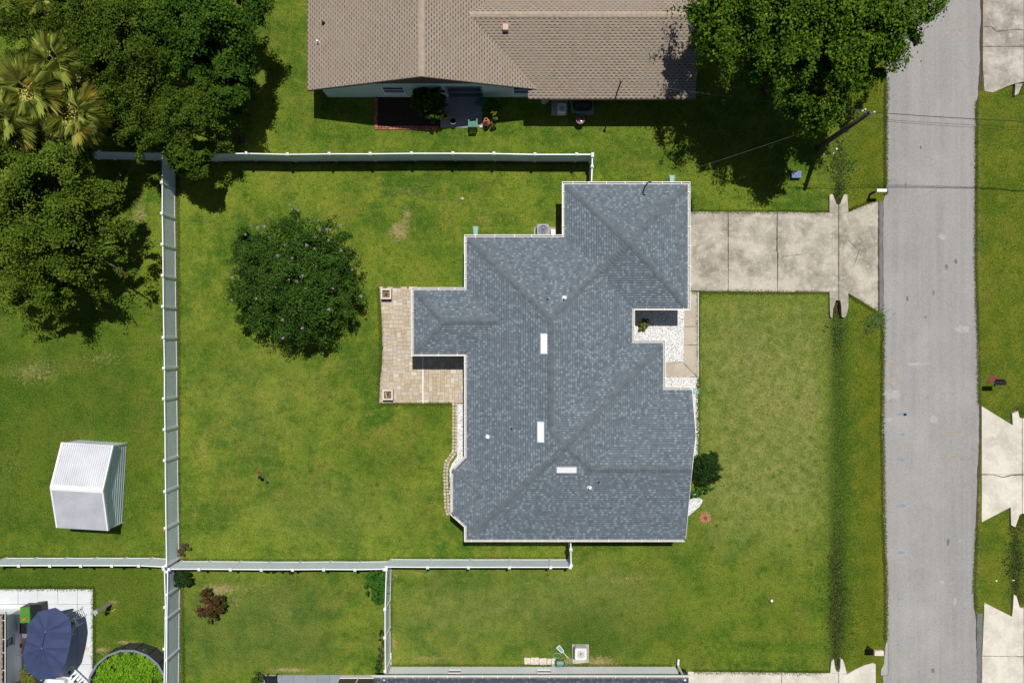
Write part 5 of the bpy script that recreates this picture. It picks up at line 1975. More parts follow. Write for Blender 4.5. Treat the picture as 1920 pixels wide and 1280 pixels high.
shrub('leafy_shrub', 'small glossy green bush by the fence crossing', T(344, 1082), PM([(338, 1080, .8, .42), (345, 1088, .8, .4), (333, 1090, .7, .35), (346, 1076, .7, .3)]), 3800, .09, 'leaf_shrub', 35, clump=(.14, .25))
shrub('dry_weed', 'dry brown weed at the foot of the tall fence run', T(347, 1032), PM([(346, 1032, .25, .32), (338, 1038, .2, .25), (350, 1026, .3, .25)]), 900, .07, 'dead_twig', 36, 'weed', clump=(.1, .2))
shrub('yucca_plant', 'small spiky plant on the white stones in the recess', T(1209, 610), PM([(1207, 606, .35, .28), (1213, 610, .3, .2), (1203, 614, .25, .18), (1210, 600, .35, .2)]), 900, .11, 'leaf_yellow', 37, 'plant', clump=(.1, .2))
shrub('dark_shrub', 'large shrub in the shade of the green wall', T(806, 200), PM([(805, 180, 1.6, .8), (812, 200, 1.4, .75), (795, 195, 1.4, .7), (820, 185, 1.3, .6), (815, 215, 1., .5), (785, 175, 1.5, .5)]), 8000, .13, 'leaf_dark', 38, clump=(.18, .34))
shrub('tall_plant', 'tall yellow green plant catching sun beside the terracotta stove', T(930, 222), PM([(926, 214, 1.2, .12), (928, 222, .9, .14), (927, 230, .6, .14), (925, 218, 1.1, .12)]), 420, .13, 'leaf_yellow', 39, 'plant', clump=(.1, .18), stems=3)
shrub('vine_trellis', 'dark vine plants at the shaded patio edge', T(925, 205), PM([(925, 190, .9, .3), (930, 200, .8, .3), (922, 208, .6, .25)]), 1200, .1, 'leaf_dark', 40, 'plant', clump=(.12, .25))
shrub('flowering_weeds', 'weedy orange flowering border along the inner fence', T(716, 1210), PM([(716, 1200, .4, .2), (715, 1215, .4, .2), (713, 1235, .35, .25), (716, 1225, .3, .2), (710, 1250, .3, .25), (716, 1188, .3, .14)]), 1800, .08, 'weed', 41, 'weed', clump=(.1, .2))
shrub('yellow_shrub', 'yellow green shrub under the navy parasol edge', T(62, 1272), PM([(55, 1268, 1., .5), (64, 1278, 1., .5), (45, 1278, .9, .5), (50, 1255, .9, .35)]), 4200, .1, 'leaf_yellow', 42, clump=(.14, .3))
shrub('weed_clump', 'brown and green weeds at the corner of the grey slab patio', T(484, 1272), PM([(482, 1272, .5, .3), (490, 1278, .5, .3), (478, 1280, .4, .3)]), 1500, .09, 'leaf_olive', 43, 'weed', clump=(.12, .25))
shrub('dead_shrub', 'dead reddish twiggy shrub on the lawn by the dark tree', T(454, 268), PM([(452, 266, .4, .25), (458, 262, .4, .2), (450, 258, .35, .2)]), 500, .08, 'dead_twig', 44, clump=(.1, .2))
shrub('low_hedge', 'narrow clump of green grass against the garage wall', T(1296, 380), PM([(1297, 372, .3, .16), (1297, 380, .3, .16), (1297, 388, .3, .16)]), 700, .08, 'leaf_bright', 46, 'plant', clump=(.08, .14))
shrub('fence_vine', 'vine growing through the base of the white fence', T(510, 1066), PM([(500, 1070, .4, .12), (512, 1071, .4, .14), (526, 1071, .4, .14), (545, 1071, .4, .12), (560, 1071, .35, .12)]), 500, .08, 'leaf_shrub', 47, 'plant', clump=(.08, .14))

# reeds at the driveway edge
t = thing('reed_plant', (*T(1636, 606), 0), 'spray of pale green reed leaves at the driveway corner', 'plant')
m = M()
r8 = random.Random(8)
for k in range(190):
    px, py = 1636 + r8.gauss(0, 10), 606 + r8.gauss(0, 12)
    px += (640 - py) * .0 + (606 - py) * .35
    x, y = T(px, py)
    a, L = r8.uniform(.2, 1.4) if r8.random() < .75 else r8.uniform(0, 6.28), r8.uniform(.14, .42)
    w = .016
    h0 = r8.uniform(.05, .4)
    dx, dy = math.cos(a), math.sin(a)
    m.add([(x - dy * w, y + dx * w, h0), (x + dy * w, y - dx * w, h0), (x + dx * L, y + dy * L, h0 + r8.uniform(-.05, .12))], [(0, 1, 2)])
for k in range(14):
    px, py = 1636 + r8.gauss(0, 6), 606 + r8.gauss(0, 7)
    x, y = T(px, py)
    m.tube([(x, y, -.02), (x + .05, y + .08, .3)], [.008, .006], 4)
m.done('foliage', 'leaf_reed', t)

# weeds standing in the ditches
for i, (px, py, rx, ry, n, lab) in enumerate(((1576, 318, 22, 55, 380, 'pebbly weeds in the roadside ditch near the utility pole'), (1569, 1125, 22, 110, 450, 'dark wet weeds in the long roadside ditch'),
                                              (1906, 1050, 20, 60, 450, 'dark weeds in the ditch across the road'), (1572, 622, 18, 34, 150, 'weeds below the stained driveway culvert'))):
    Y = py + ry * np.clip(npr.normal(0, .5, n), -1.3, 1.3)
    X = px + npr.normal(0, 1, n) * rx * (.2 + .45 * np.abs(np.sin(Y * .045 + i * 2)) * np.exp(-((Y - py) / ry) ** 2))
    x, y = (X - 960) / 30, (640 - Y) / 30
    z = lawn_z(X, Y)
    a = npr.uniform(0, 6.28, n)
    L = npr.uniform(.03, .09, n)
    dx, dy = np.cos(a) * L, np.sin(a) * L
    V = np.stack([np.stack([x - dx, y - dy, z + .03], 1), np.stack([x + dy * .5, y - dx * .5, z + .09], 1), np.stack([x + dx, y + dy, z + .05], 1), np.stack([x - dy * .5, y + dx * .5, z + .09], 1)], 1).reshape(-1, 3)
    o = npmesh('weeds', V, np.arange(4 * n).reshape(-1, 4), 'ditch_weed')
    tag(o, lab, 'weeds', kind='stuff')
# ================================================================== utility pole and wires
bxp, byp = T(1533, 278)
PH = 7.4
pole = thing('utility_pole', (bxp, byp, 0), 'dark wooden utility pole on the verge beside the big tree', 'utility pole')
M().tube([(bxp, byp, -.2), (bxp, byp, PH * .5), (bxp, byp, PH)], [.17, .15, .12], 12).done('pole', 'pole_wood', pole, smooth=True)
M().tube([(bxp, byp, PH - .1), (bxp + .02, byp + .02, PH + .12)], [.13, .06], 10).done('pole_top', 'dark_metal', pole)
for k, (dx, dy, h) in enumerate(((-.35, .1, PH - .05), (.3, .05, PH - .1), (-.1, .25, PH - .3))):
    M().tube([(bxp, byp, h), (bxp + dx, byp + dy, h + .08)], .03, 6).done('bracket', 'grey_wire', pole)
    M().lathe((bxp + dx, byp + dy, h + .05), [(.03, 0), (.055, .04), (.04, .08), (.05, .12), (.02, .16)], 10).done('insulator', 'white_metal', pole)


def wire(name, a, b, sag, label, r=.02, mat='black_wire', n=28):
    a, b = Vector(a), Vector(b)
    pts = []
    for i in range(n + 1):
        t = i / n
        p = a.lerp(b, t)
        p.z -= sag * 4 * t * (1 - t)
        pts.append(p)
    m = M().tube(pts, r, 5)
    o = m.done(name, mat, None, loc=(a.x, a.y, a.z))
    return tag(o, label, 'wire', 'overhead wires')


wire('power_line', (bxp + .3, byp + .05, PH), (*W(2150, 235, 6.6), 6.6), .35, 'thick overhead wire crossing the road from the pole top', .018)
wire('power_line', (bxp, byp - .05, PH - .7), (*W(2150, 248, 6.0), 6.0), .3, 'thin overhead wire, upper of the pair crossing the road', .009)
wire('power_line', (bxp, byp - .05, PH - 1.0), (*W(2150, 254, 5.7), 5.7), .3, 'thin overhead wire, lower of the pair crossing the road', .009)
wire('service_wire', (bxp - .3, byp + .1, PH), (mx + .15, my, 4.2), .5, 'pale service wire dropping to the slate garage mast', .006, 'grey_wire')
wire('service_wire', (bxp - .1, byp + .2, PH - .2), (mx2 + .05, my2, 4.6), .45, 'service wire running through the big tree to the brown roof mast', .006, 'grey_wire')

# ================================================================== mailboxes
def mailbox(px, py, h, L, Wd, mat, label, round_top=True, dirx=1, post=None):
    x, y = W(px, py, h)
    pxy = post or (x - dirx * .2, y)
    t = thing('mailbox', (pxy[0], pxy[1], 0), label, 'mailbox')
    M().box((pxy[0], pxy[1], -.1), (.10, .10, h - .12)).box((x - dirx * .08, y, h - .24), (.4, .09, .06)).done('post', 'pole_wood', t)
    m = M()
    prof = [(-Wd / 2, 0), (Wd / 2, 0), (Wd / 2, .13)]
    if round_top:
        prof += [(Wd / 2 * math.cos(a), .13 + Wd / 2 * .8 * math.sin(a)) for a in (math.pi * k / 8 for k in range(1, 8))]
    else:
        prof += [(Wd / 2 * .9, .21), (-Wd / 2 * .9, .21)]
    prof += [(-Wd / 2, .13)]
    n = len(prof)
    v = [(x - L / 2, y + a, h - .18 + z) for a, z in prof] + [(x + L / 2, y + a, h - .18 + z) for a, z in prof]
    m.add(v, [(i, n + i, n + (i + 1) % n, (i + 1) % n) for i in range(n)] + [tuple(range(n)), tuple(range(2 * n - 1, n - 1, -1))])
    m.done('box', mat, t)
    M().box((x + dirx * (L / 2 + .012), y, h - .17), (.02, Wd * .9, .2)).done('door', mat, t)
    M().box((x, y - Wd / 2 - .015, h - .1), (.03, .02, .16)).done('flag', 'red_metal', t)
    return t


mailbox(1653, 357, 1.2, .56, .19, 'roof_vent_white', 'white mailbox on a post by the stained driveway', False, 1)
mailbox(1648, 1224, 1.15, .54, .32, 'beige_plastic', 'beige mailbox beside the patched road edge', False, 1)
mailbox(1877, 718, 1.25, .62, .25, 'black_gloss', 'glossy black mailbox across the road over red mulch', True, -1, W(1868, 712, 0))
m = M()
m.sheet(blob(T(1863, 711), .36, .27, 16, .2, 3), .012)
tag(m.done('mulch_ring', 'red_mulch', None, (*T(1863, 711), 0)), 'patch of reddish mulch under the black mailbox', 'mulch')
for v in bpy.data.objects['mulch_ring'].data.vertices: v.co.z = .03

# ================================================================== air conditioners
def ac_unit(px, py, s, h, mat, label, pad=None, ang=0):
    x, y = W(px, py, h)
    t = thing('air_conditioner', (x, y, 0), label, 'air conditioner')
    if pad:
        q = TP(pad)
        M().prism(q, -.05, .07).done('pad', 'old_concrete', t)
    z0 = .08
    m = M()
    a = s / 2
    c = a * .22
    oct_ = [(x - a + c, y - a), (x + a - c, y - a), (x + a, y - a + c), (x + a, y + a - c), (x + a - c, y + a), (x - a + c, y + a), (x - a, y + a - c), (x - a, y - a + c)]
    m.prism(oct_, z0, h - .06)
    m.done('casing', mat, t)
    for k in range(5):
        M().prism(offset(oct_, -.006), z0 + .08 + k * (h - .3) / 5, z0 + .11 + k * (h - .3) / 5).done('louvre', 'steel', t)
    # top with a round opening
    m = M()
    n = 32
    r_ = s * .37
    v, f = [], []
    for k in range(n):
        th = 2 * math.pi * k / n
        cx_, sx_ = math.cos(th), math.sin(th)
        kk = min(a / max(abs(cx_), 1e-6), a / max(abs(sx_), 1e-6))
        kk = min(kk, (2 * a - c) / (abs(cx_) + abs(sx_)))
        v += [(x + cx_ * kk, y + sx_ * kk, h - .06), (x + cx_ * kk * .97, y + sx_ * kk * .97, h), (x + cx_ * r_, y + sx_ * r_, h), (x + cx_ * r_, y + sx_ * r_, h - .15)]
    for k in range(n):
        j = (k + 1) % n
        for q in range(3):
            f.append((4 * k + q, 4 * j + q, 4 * j + q + 1, 4 * k + q + 1))
    m.add(v, f)
    m.done('top_panel', mat, t)
    M().lathe((x, y, h - .15), [(r_ * .99, 0), (.02, .0)], 24, False).done('fan_well', 'black_plastic', t)
    for k in range(3):
        th = k * 2.094 + .6
        m = M()
        p = []
        for rr, w in ((.06, -.35), (r_ * .92, -.42), (r_ * .92, .42), (.06, .35)):
            p.append((x + rr * math.cos(th + w), y + rr * math.sin(th + w), h - .10 + (.03 if w > 0 else -.02)))
        m.add(p + [(a_, b_, c_ - .01) for a_, b_, c_ in p], [(0, 1, 2, 3), (7, 6, 5, 4), (0, 4, 5, 1), (1, 5, 6, 2), (2, 6, 7, 3), (3, 7, 4, 0)])
        m.done('fan_blade', 'fan_silver', t)
    M().lathe((x, y, h - .12), [(.07, 0), (.07, .05), (.03, .07)], 12).done('fan_hub', 'dark_metal', t)
    m = M()
    for k in range(12):
        th = 2 * math.pi * k / 12
        m.tube([(x + .05 * math.cos(th), y + .05 * math.sin(th), h + .012), (x + r_ * 1.02 * math.cos(th), y + r_ * 1.02 * math.sin(th), h + .008)], .005, 4)
    for rr in (.12, .2, .28):
        if rr < r_:
            m.tube([(x + rr * math.cos(2 * math.pi * k / 20), y + rr * math.sin(2 * math.pi * k / 20), h + .012) for k in range(21)], .005, 4, False)
    m.done('grille', 'dark_metal' if 'white' not in mat else 'steel', t)
    return t


ac_unit(1018, 431, .76, .8, 'ac_grey', 'dark grey air conditioner behind the slate garage', [(1001, 426), (1042, 426), (1042, 452), (1001, 452)])
M().box((*T(1037, 436), 0), (.25, .3, .3)).done('junction_box', 'white_metal')
tag(bpy.data.objects['junction_box'], 'small white box between the dark air conditioner and garage', 'box')
ac_unit(1053.5, 202, .55, .75, 'ac_white', 'pale air conditioner in the shade of the brown roof', [(1034, 186), (1064, 186), (1064, 217), (1034, 217)])
ac_unit(1089, 1226, .74, .8, 'ac_white', 'white air conditioner on a slab in full sun', [(1072.5, 1206.5), (1104, 1206.5), (1104, 1240), (1074, 1243)])

# ================================================================== things round the slate house
def planter(px, py, label, stick):
    x, y = W(px, py, .45)
    t = thing('planter', (x, y, .052), label, 'planter', 'square planters on the patio')
    s = .62
    for k in range(4):
        a = k * math.pi / 2
        M().box((x + math.cos(a) * (s / 2 - .03), y + math.sin(a) * (s / 2 - .03), .052), (.06, s - (.12 if k % 2 else 0), .42), a).done('side', 'weathered_wood', t)
        M().box((x + math.cos(a) * (s / 2 - .035), y + math.sin(a) * (s / 2 - .035), .475), (.09, s + .02 - (.18 if k % 2 else 0), .03), a).done('rim', 'white_wood', t)
    M().box((x, y, .052), (s - .13, s - .13, .30)).done('soil', 'bare_soil', t)
    m = M()
    r = random.Random(int(px + py))
    for k in range(9):
        a = r.uniform(0, 6.28)
        m.tube([(x, y, .35), (x + .1 * math.cos(a), y + .1 * math.sin(a), .5)], [.012, .006], 4)
    m.done('dead_stalk', 'dark_mulch' if not stick else 'red_mulch', t)
    if stick: M().tube([(x - .18, y + .22, .36), (x - .05, y - .2, .42)], .02, 6).done('stake', 'white_wood', t)


planter(724, 551, 'square planter at the upper patio corner with a dark centre', False)
planter(727, 740, 'square planter at the lower patio corner with a stake in it', True)

t = thing('garden_stake', (*T(494, 888), 0), 'small black and red garden ornament standing in the back lawn', 'ornament')
x, y = T(496, 892)
M().tube([(x, y, -.05), (x, y, .75)], .012, 6).done('rod', 'dark_metal', t)
M().lathe((x - .05, y + .03, .62), [(.02, 0), (.10, .06), (.12, .13), (.09, .2), (.02, .25)], 12).done('lantern', 'black_plastic', t)
M().lathe((x + .19, y - .40, 0), [(.05, 0), (.08, .05), (.05, .12), (.01, .14)], 10).done('base_ball', 'black_plastic', t)
M().lathe((x - .38, y + .28, .02), [(.04, 0), (.10, .04), (.07, .10), (.01, .12)], 10).done('red_cup', 'red_metal', t)
M().tube([(x, y, .05), (x + .19, y - .4, .05)], .012, 5).tube([(x, y, .05), (x - .38, y + .28, .05)], .012, 5).done('cross_bar', 'dark_metal', t)

x, y = T(1490.5, 329)
t = thing('utility_box', (x, y, 0), 'small blue box on the lawn beside the tree shade', 'box')
M().box((x, y, -.02), (.58, .42, .30), 0, .96).done('body', 'blue_plastic', t)
M().box((x, y, .282), (.60, .44, .04), 0, .97).done('lid', 'blue_plastic', t)
M().box((x + .02, y, .323), (.2, .2, .02), .6).done('emblem_plate', 'blue_plastic', t)

x, y = T(1446, 1125)
o = M().lathe((x, y, 0), [(.02, .0), (.07, .03), (.095, .09), (.07, .15), (.02, .18)], 14).done('ball', 'roof_vent_white', None, (x, y, 0), smooth=True)
tag(o, 'small white ball lying alone on the lawn near the swale', 'ball')
for i, (px, py, s, lab) in enumerate(((867, 373, .11, 'pale stone lying on the lawn above the slate house'), (1902, 1088, .1, 'white scrap of litter near the weedy ditch'), (1868, 1088, .09, 'white scrap of litter, nearer the road verge'),
                                      (1570, 278, .1, 'white litter scrap beside the utility pole'), (1545, 289, .1, 'pale litter scrap below the utility pole'), (1564, 287, .07, 'tiny pink litter scrap in the ditch'))):
    x, y = T(px, py)
    z = float(lawn_z(np.array([px]), np.array([py]))[0])
    o = M().add([(x + s * a * rnd.uniform(.6, 1.2), y + s * b * rnd.uniform(.6, 1.2), z + .02 + s * .5 * (c + .6)) for a, b, c in OCT.tolist()], OCF.tolist()).done('stone' if i == 0 else 'litter', 'rock' if i == 0 else 'litter', None, (x, y, z))
    tag(o, lab, 'stone' if i == 0 else 'litter')

x, y = T(1322, 970)
t = thing('tree_stump', (x, y, 0), 'reddish ring of chips round a cut stump on the front lawn', 'stump')
m = M()
r_ = random.Random(2)
for k in range(190):
    a, rr = r_.uniform(0, 6.28), .30 * r_.uniform(.15, 1.) ** .6
    s = r_.uniform(.02, .05)
    cx_, cy_ = x + rr * math.cos(a) * 1.15, y + rr * math.sin(a)
    m.box((cx_, cy_, .0), (s * 2.2, s, .03 + .05 * (1 - rr / .34)), r_.uniform(0, 3))
m.done('bark_chips', 'terracotta', t)
M().lathe((x, y, -.02), [(.13, 0), (.11, .09), (.10, .10), (.02, .095)], 12).done('stump', 'bark', t)

# ================================================================== things behind the green house
ed = thing('brick_edging', (*T(704, 240), 0), 'red brick edging round the mulch bed by the green wall', 'edging')
bm_ = M().box((0, 0, 0), (.205, .10, .08), 0, .95)
bme = bpy.data.meshes.new('brick')
bme.from_pydata(bm_.v, [], bm_.f)
bme.materials.append(MATS['red_brick'])
for k in range(8):
    for q in range(2):
        x, y = T(703.5 + q * 3.4, 188 + k * 6.6)
        inst('brick', bme, ed, (x, y, 0), (0, 0, math.pi / 2 + rnd.uniform(-.06, .06)))
for k in range(18):
    for q in range(2):
        x, y = T(706 + k * 6.7, 238.5 + q * 3.4)
        inst('brick', bme, ed, (x, y, 0), (rnd.uniform(-.04, .04), 0, rnd.uniform(-.06, .06)))


def pot(px, py, r, h, mat, label, fill='dark_mulch', rim=None, z0=.05):
    x, y = W(px, py, h)
    t = thing('plant_pot', (x, y, z0), label, 'pot')
    M().lathe((x, y, z0), [(r * .7, 0), (r, h - .05), (r * 1.06, h - .05), (r * 1.06, h), (r * .92, h), (r * .88, h - .1), (.02, h - .1)], 20, False).done('pot', mat, t, smooth=False)
    M().lathe((x, y, z0), [(r * .87, h - .12), (.03, h - .08)], 16, False).done('soil', fill, t)
    if rim:
        M().tube([(x + r * 1.03 * math.cos(2 * math.pi * k / 24), y + r * 1.03 * math.sin(2 * math.pi * k / 24), z0 + h) for k in range(25)], .02, 6, False).done('rim', rim, t)
    return t


pot(835, 217, .16, .4, 'terracotta', 'dark flower pot beside the shaded shrub')
pot(849.5, 227, .2, .45, 'dark_metal', 'larger dark flower pot on the shaded grey slab', rim='weathered_wood')
pk = pot(1088, 224.5, .24, .62, 'black_plastic', 'black tub with a pink rim full of odds and ends', rim='pink_plastic', z0=0.)
x, y = W(1088, 225, .5)
for k in range(6):
    a = k * 1.05
    M().box((x + .09 * math.cos(a), y + .09 * math.sin(a), .52), (.13, .05, .06), a * 1.7).done('contents', ('ac_white', 'red_metal', 'steel')[k % 3], pk)


def lawn_chair(px, py, ang, mat, label, cat='chair', z=.05):
    x, y = T(px, py)
    t = thing('garden_chair', (x, y, z), label, cat)
    c, s = math.cos(ang), math.sin(ang)
    R = lambda a, b, h: (x + a * c - b * s, y + a * s + b * c, z + h)
    for q in range(5):
        M().box(R(-.2 + q * .1, 0, .42), (.08, .46, .025), ang).done('seat_slat', mat, t)
    for q in range(5):
        b_ = R(-.26 - q * .016, 0, .5 + q * .085)
        M().box(b_, (.03, .48, .07), ang).done('back_slat', mat, t)
    for a in (-.24, .22):
        for b in (-.23, .23):
            M().box(R(a, b, 0), (.05, .05, .62), ang).done('leg', mat, t)
    for b in (-.25, .25):
        M().box(R(0, b, .62), (.52, .07, .03), ang).done('armrest', mat, t)


lawn_chair(888, 236, math.pi / 2 * -1 + math.pi, 'green_plastic', 'bright green plastic chair half in sun at the grey slab edge')
lawn_chair(903, 196, 2.5, 'green_plastic', 'dark green chair in the shade by the sliding door')
x, y = T(913, 233)
t = thing('chiminea', (x, y, 0), 'terracotta garden stove in the sun at the slab corner', 'stove')
M().lathe((x, y, .12), [(.12, 0), (.22, .1), (.25, .25), (.2, .42), (.1, .55), (.085, .85), (.12, .9), (.07, .9), (.06, .6)], 18, False).done('body', 'terracotta', t)
M().lathe((x, y - .22, .34), [(.09, -.06), (.11, 0), (.09, .06)], 12).done('fire_mouth', 'dark_mulch', t)
for k in range(3):
    a = 2.09 * k
    M().tube([(x + .1 * math.cos(a), y + .1 * math.sin(a), .2), (x + .24 * math.cos(a), y + .24 * math.sin(a), 0)], .018, 5).done('leg', 'dark_metal', t)
for k, (px, py) in enumerate(((902, 238), (906, 234), (926, 238))):
    x, y = T(px, py)
    o = M().box((x, y, 0), (.22, .16, .12), .3 * k, .85).done('clay_block', 'terracotta' if k > 1 else 'stepping_stone', None, (x, y, 0))
    tag(o, ('pale clay block beside the terracotta stove', 'pinkish clay block touching the terracotta stove', 'orange clay block under the tall yellow plant')[k], 'block')
x, y = T(1022, 198)
t = thing('satellite_dish', (x, y, 0), 'grey satellite dish standing in the shade by the wall', 'satellite dish')
M().tube([(x, y, -.05), (x, y, .9)], .03, 8).done('mast', 'steel', t)
m = M()
dn = Vector((-.35, .25, .9)).normalized()
u = dn.cross(Vector((0, 0, 1))).normalized()
w = dn.cross(u)
c0 = Vector((x - .02, y + .05, .98))
v, f = [c0 - dn * .05], []
for rr, d in ((.12, .04), (.22, .015), (.30, -.0)):
    for k in range(18):
        a = 2 * math.pi * k / 18
        v.append(c0 + u * (rr * 1. * math.cos(a)) + w * (rr * .8 * math.sin(a)) - dn * d)
for k in range(18):
    f.append((0, 1 + k, 1 + (k + 1) % 18))
    for q in range(2):
        f.append((1 + q * 18 + k, 1 + (q + 1) * 18 + k, 1 + (q + 1) * 18 + (k + 1) % 18, 1 + q * 18 + (k + 1) % 18))
v2 = [p - dn * .02 for p in v]
m.add(v, f)
m.add(v2, [q[::-1] for q in f])
m.done('dish', 'ac_white', t)
M().tube([c0 - dn * .05, c0 + dn * .35 - w * .2], .012, 5).done('feed_arm', 'steel', t)
M().box(tuple(c0 + dn * .35 - w * .2), (.09, .09, .07)).done('receiver', 'beige_plastic', t)
x, y = T(1092, 199)
t = thing('covered_grill', (x, y, 0), 'barbecue under a black cover in the shade of the brown roof', 'barbecue')
m = M()
pr_ = [(.55, .0), (.54, .3), (.5, .7), (.4, .95), (.15, 1.02)]
v, f = [], []
for q, (r_, z_) in enumerate(pr_):
    for k in range(20):
        a = 2 * math.pi * k / 20
        j = 1 + .05 * math.sin(k * 2.5 + q)
        v.append((x + r_ * 1.1 * j * math.copysign(abs(math.cos(a)) ** .6, math.cos(a)), y + r_ * .6 * j * math.copysign(abs(math.sin(a)) ** .6, math.sin(a)), z_))
for q in range(4):
    for k in range(20):
        f.append((q * 20 + k, q * 20 + (k + 1) % 20, (q + 1) * 20 + (k + 1) % 20, (q + 1) * 20 + k))
f.append(tuple(80 + k for k in range(20)))
m.add(v, f)
m.done('cover', 'black_plastic', t)
M().prism(TP([(1068, 188), (1112, 186), (1113, 214), (1104, 217), (1072, 212)]), -.05, .04).done('pad', 'grey_patio', t)

# ================================================================== things by the white house
for i, (a, b) in enumerate(((983, 994), (995, 1010.5), (1011.5, 1025), (1026, 1034), (1034.5, 1042))):
    x, y = T((a + b) / 2, 1238 + (0, 0, 1, 1, 3)[i])
    w, d = (b - a) / 30, (12, 13, 12, 11, 16)[i] / 30
    o = M().prism(wob([(x - w / 2, y - d / 2), (x + w / 2, y - d / 2), (x + w / 2, y + d / 2), (x - w / 2, y + d / 2)], .12, .015, i), -.05, .05).done('stepping_stone', 'stepping_stone', None, (x, y, 0))
    tag(o, ('outermost pinkish stepping stone, farthest from the hose reel', 'second pinkish stepping stone, counting toward the hose reel', 'middle pinkish stepping stone of the row of five', 'fourth pinkish stepping stone, one before the hose reel', 'tall narrow stepping stone right beside the hose reel')[i], 'stepping stone', 'stepping stones by the white wall')
x, y = T(1050, 1238)
t = thing('hose_reel', (x, y, 0), 'green hose reel cart against the white wall', 'hose reel')
M().tube([(x - .2, y, .35), (x + .2, y, .35)], .14, 14).done('drum', 'teal_plastic', t)
for s in (-1, 1):
    M().lathe((0, 0, 0), [(.24, -.015), (.24, .015)], 18).done('wheel', 'green_plastic', t)
    w_ = t.children[-1]
    for v in w_.data.vertices:
        a = v.co + WL[t]
        v.co = Vector((x + s * .23 + a.z, y + a.x, .35 + a.y)) - WL[t]
for s in (-1, 1):
    M().tube([(x + s * .28, y - .3, .0), (x + s * .28, y - .1, .5), (x + s * .24, y + .3, .85)], .02, 6).done('frame_tube', 'green_plastic', t)
M().tube([(x - .24, y + .3, .85), (x + .24, y + .3, .85)], .022, 6).done('handle', 'steel', t)
m = M()
for q in range(5):
    rr = .17 + .012 * (q % 2)
    xx = x - .15 + q * .07
    m.tube([(xx + .02 * math.sin(k), y + rr * math.cos(k * .45), .35 + rr * math.sin(k * .45)) for k in range(15)], .02, 6, False)
m.tube([(x + .1, y - .16, .3), (x + .3, y - .3, .05), (x + .6, y - .1, .03), (x + .85, y - .35, .03), (x + .8, y - .05, .03), (x + .5, y + .25, .03)], .022, 6)
m.tube([(x - .2 + .25 * math.cos(k * .5), y + .35 + .15 * math.sin(k * .5), .06) for k in range(12)], .02, 6)
m.done('hose', 'teal_plastic', t)
xa, ya = T(1046, 1211)
xb, yb = T(1065, 1232)
t = thing('scoop_net', (xa, ya, 0), 'teal flat scoop with a white pole lying on the grass', 'net')
d = Vector((xb - xa, yb - ya, 0)).normalized()
sd = Vector((-d.y, d.x, 0))
ca = Vector((xa, ya, .04))
cn = [ca - sd * .13, ca + sd * .13, ca + d * .45 + sd * .09, ca + d * .45 - sd * .09]
m = M()
for p, q in zip(cn, cn[1:] + cn[:1]): m.tube([p, q], .02, 6)
m.done('hoop', 'white_metal', t)
M().add([tuple(p + Vector((0, 0, .004))) for p in cn] + [tuple(p - Vector((0, 0, .02))) for p in cn], [(0, 3, 2, 1), (4, 5, 6, 7)]).done('mesh_bag', 'teal_plastic', t)
M().tube([ca + d * .45, (xb, yb, .06)], .018, 6).done('pole', 'white_metal', t)
x, y = W(1283, 1262, .5)
o = M().lathe((x, y - .05, 0), [(.16, 0), (.2, .1), (.2, .5), (.15, .56), (.03, .58)], 16).done('bin', 'black_plastic', None, (x, y, 0))
tag(o, 'round black bin at the corner of the white house', 'bin')
# furniture on the grey slab patio
x, y = T(513, 1270)
t = thing('patio_chair', (x, y, .05), 'black framed chair on the grey slab patio', 'chair')
for a, b in ((-.28, -.25), (.28, -.25), (-.28, .3), (.28, .3)): M().box((x + a, y + b, .05), (.04, .04, .45 if b < 0 else .85)).done('leg', 'black_plastic', t)
M().box((x, y, .45), (.6, .55, .05)).done('seat', 'black_plastic', t)
m = M()
m.box((x, y + .3, .84), (.6, .05, .06))
m.box((x, y + .3, .6), (.6, .04, .05))
m.done('backrest', 'black_plastic', t)
x, y = T(492, 1276)
o = M().tube([(x + .3 * math.cos(k * .3), y + .45 * math.sin(k * .3) + .1, .3 + .1 * math.sin(k * .3)) for k in range(-3, 9)], .045, 8).done('chair_arm_hoop', 'black_plastic', None, (x, y, 0))
o.name = 'hoop_rail'
tag(o, 'bent black tube rail at the corner of the grey slab patio', 'rail')

# ================================================================== parasol patio
def ring_pts(h):
    return [W3(px, py, h) for px, py in ((104, 1138.5), (71, 1146.5), (53, 1169), (48, 1199), (41.5, 1227), (48.5, 1258), (72, 1274.5), (104, 1272), (122, 1245), (130, 1213), (134, 1185), (130, 1157.5))]


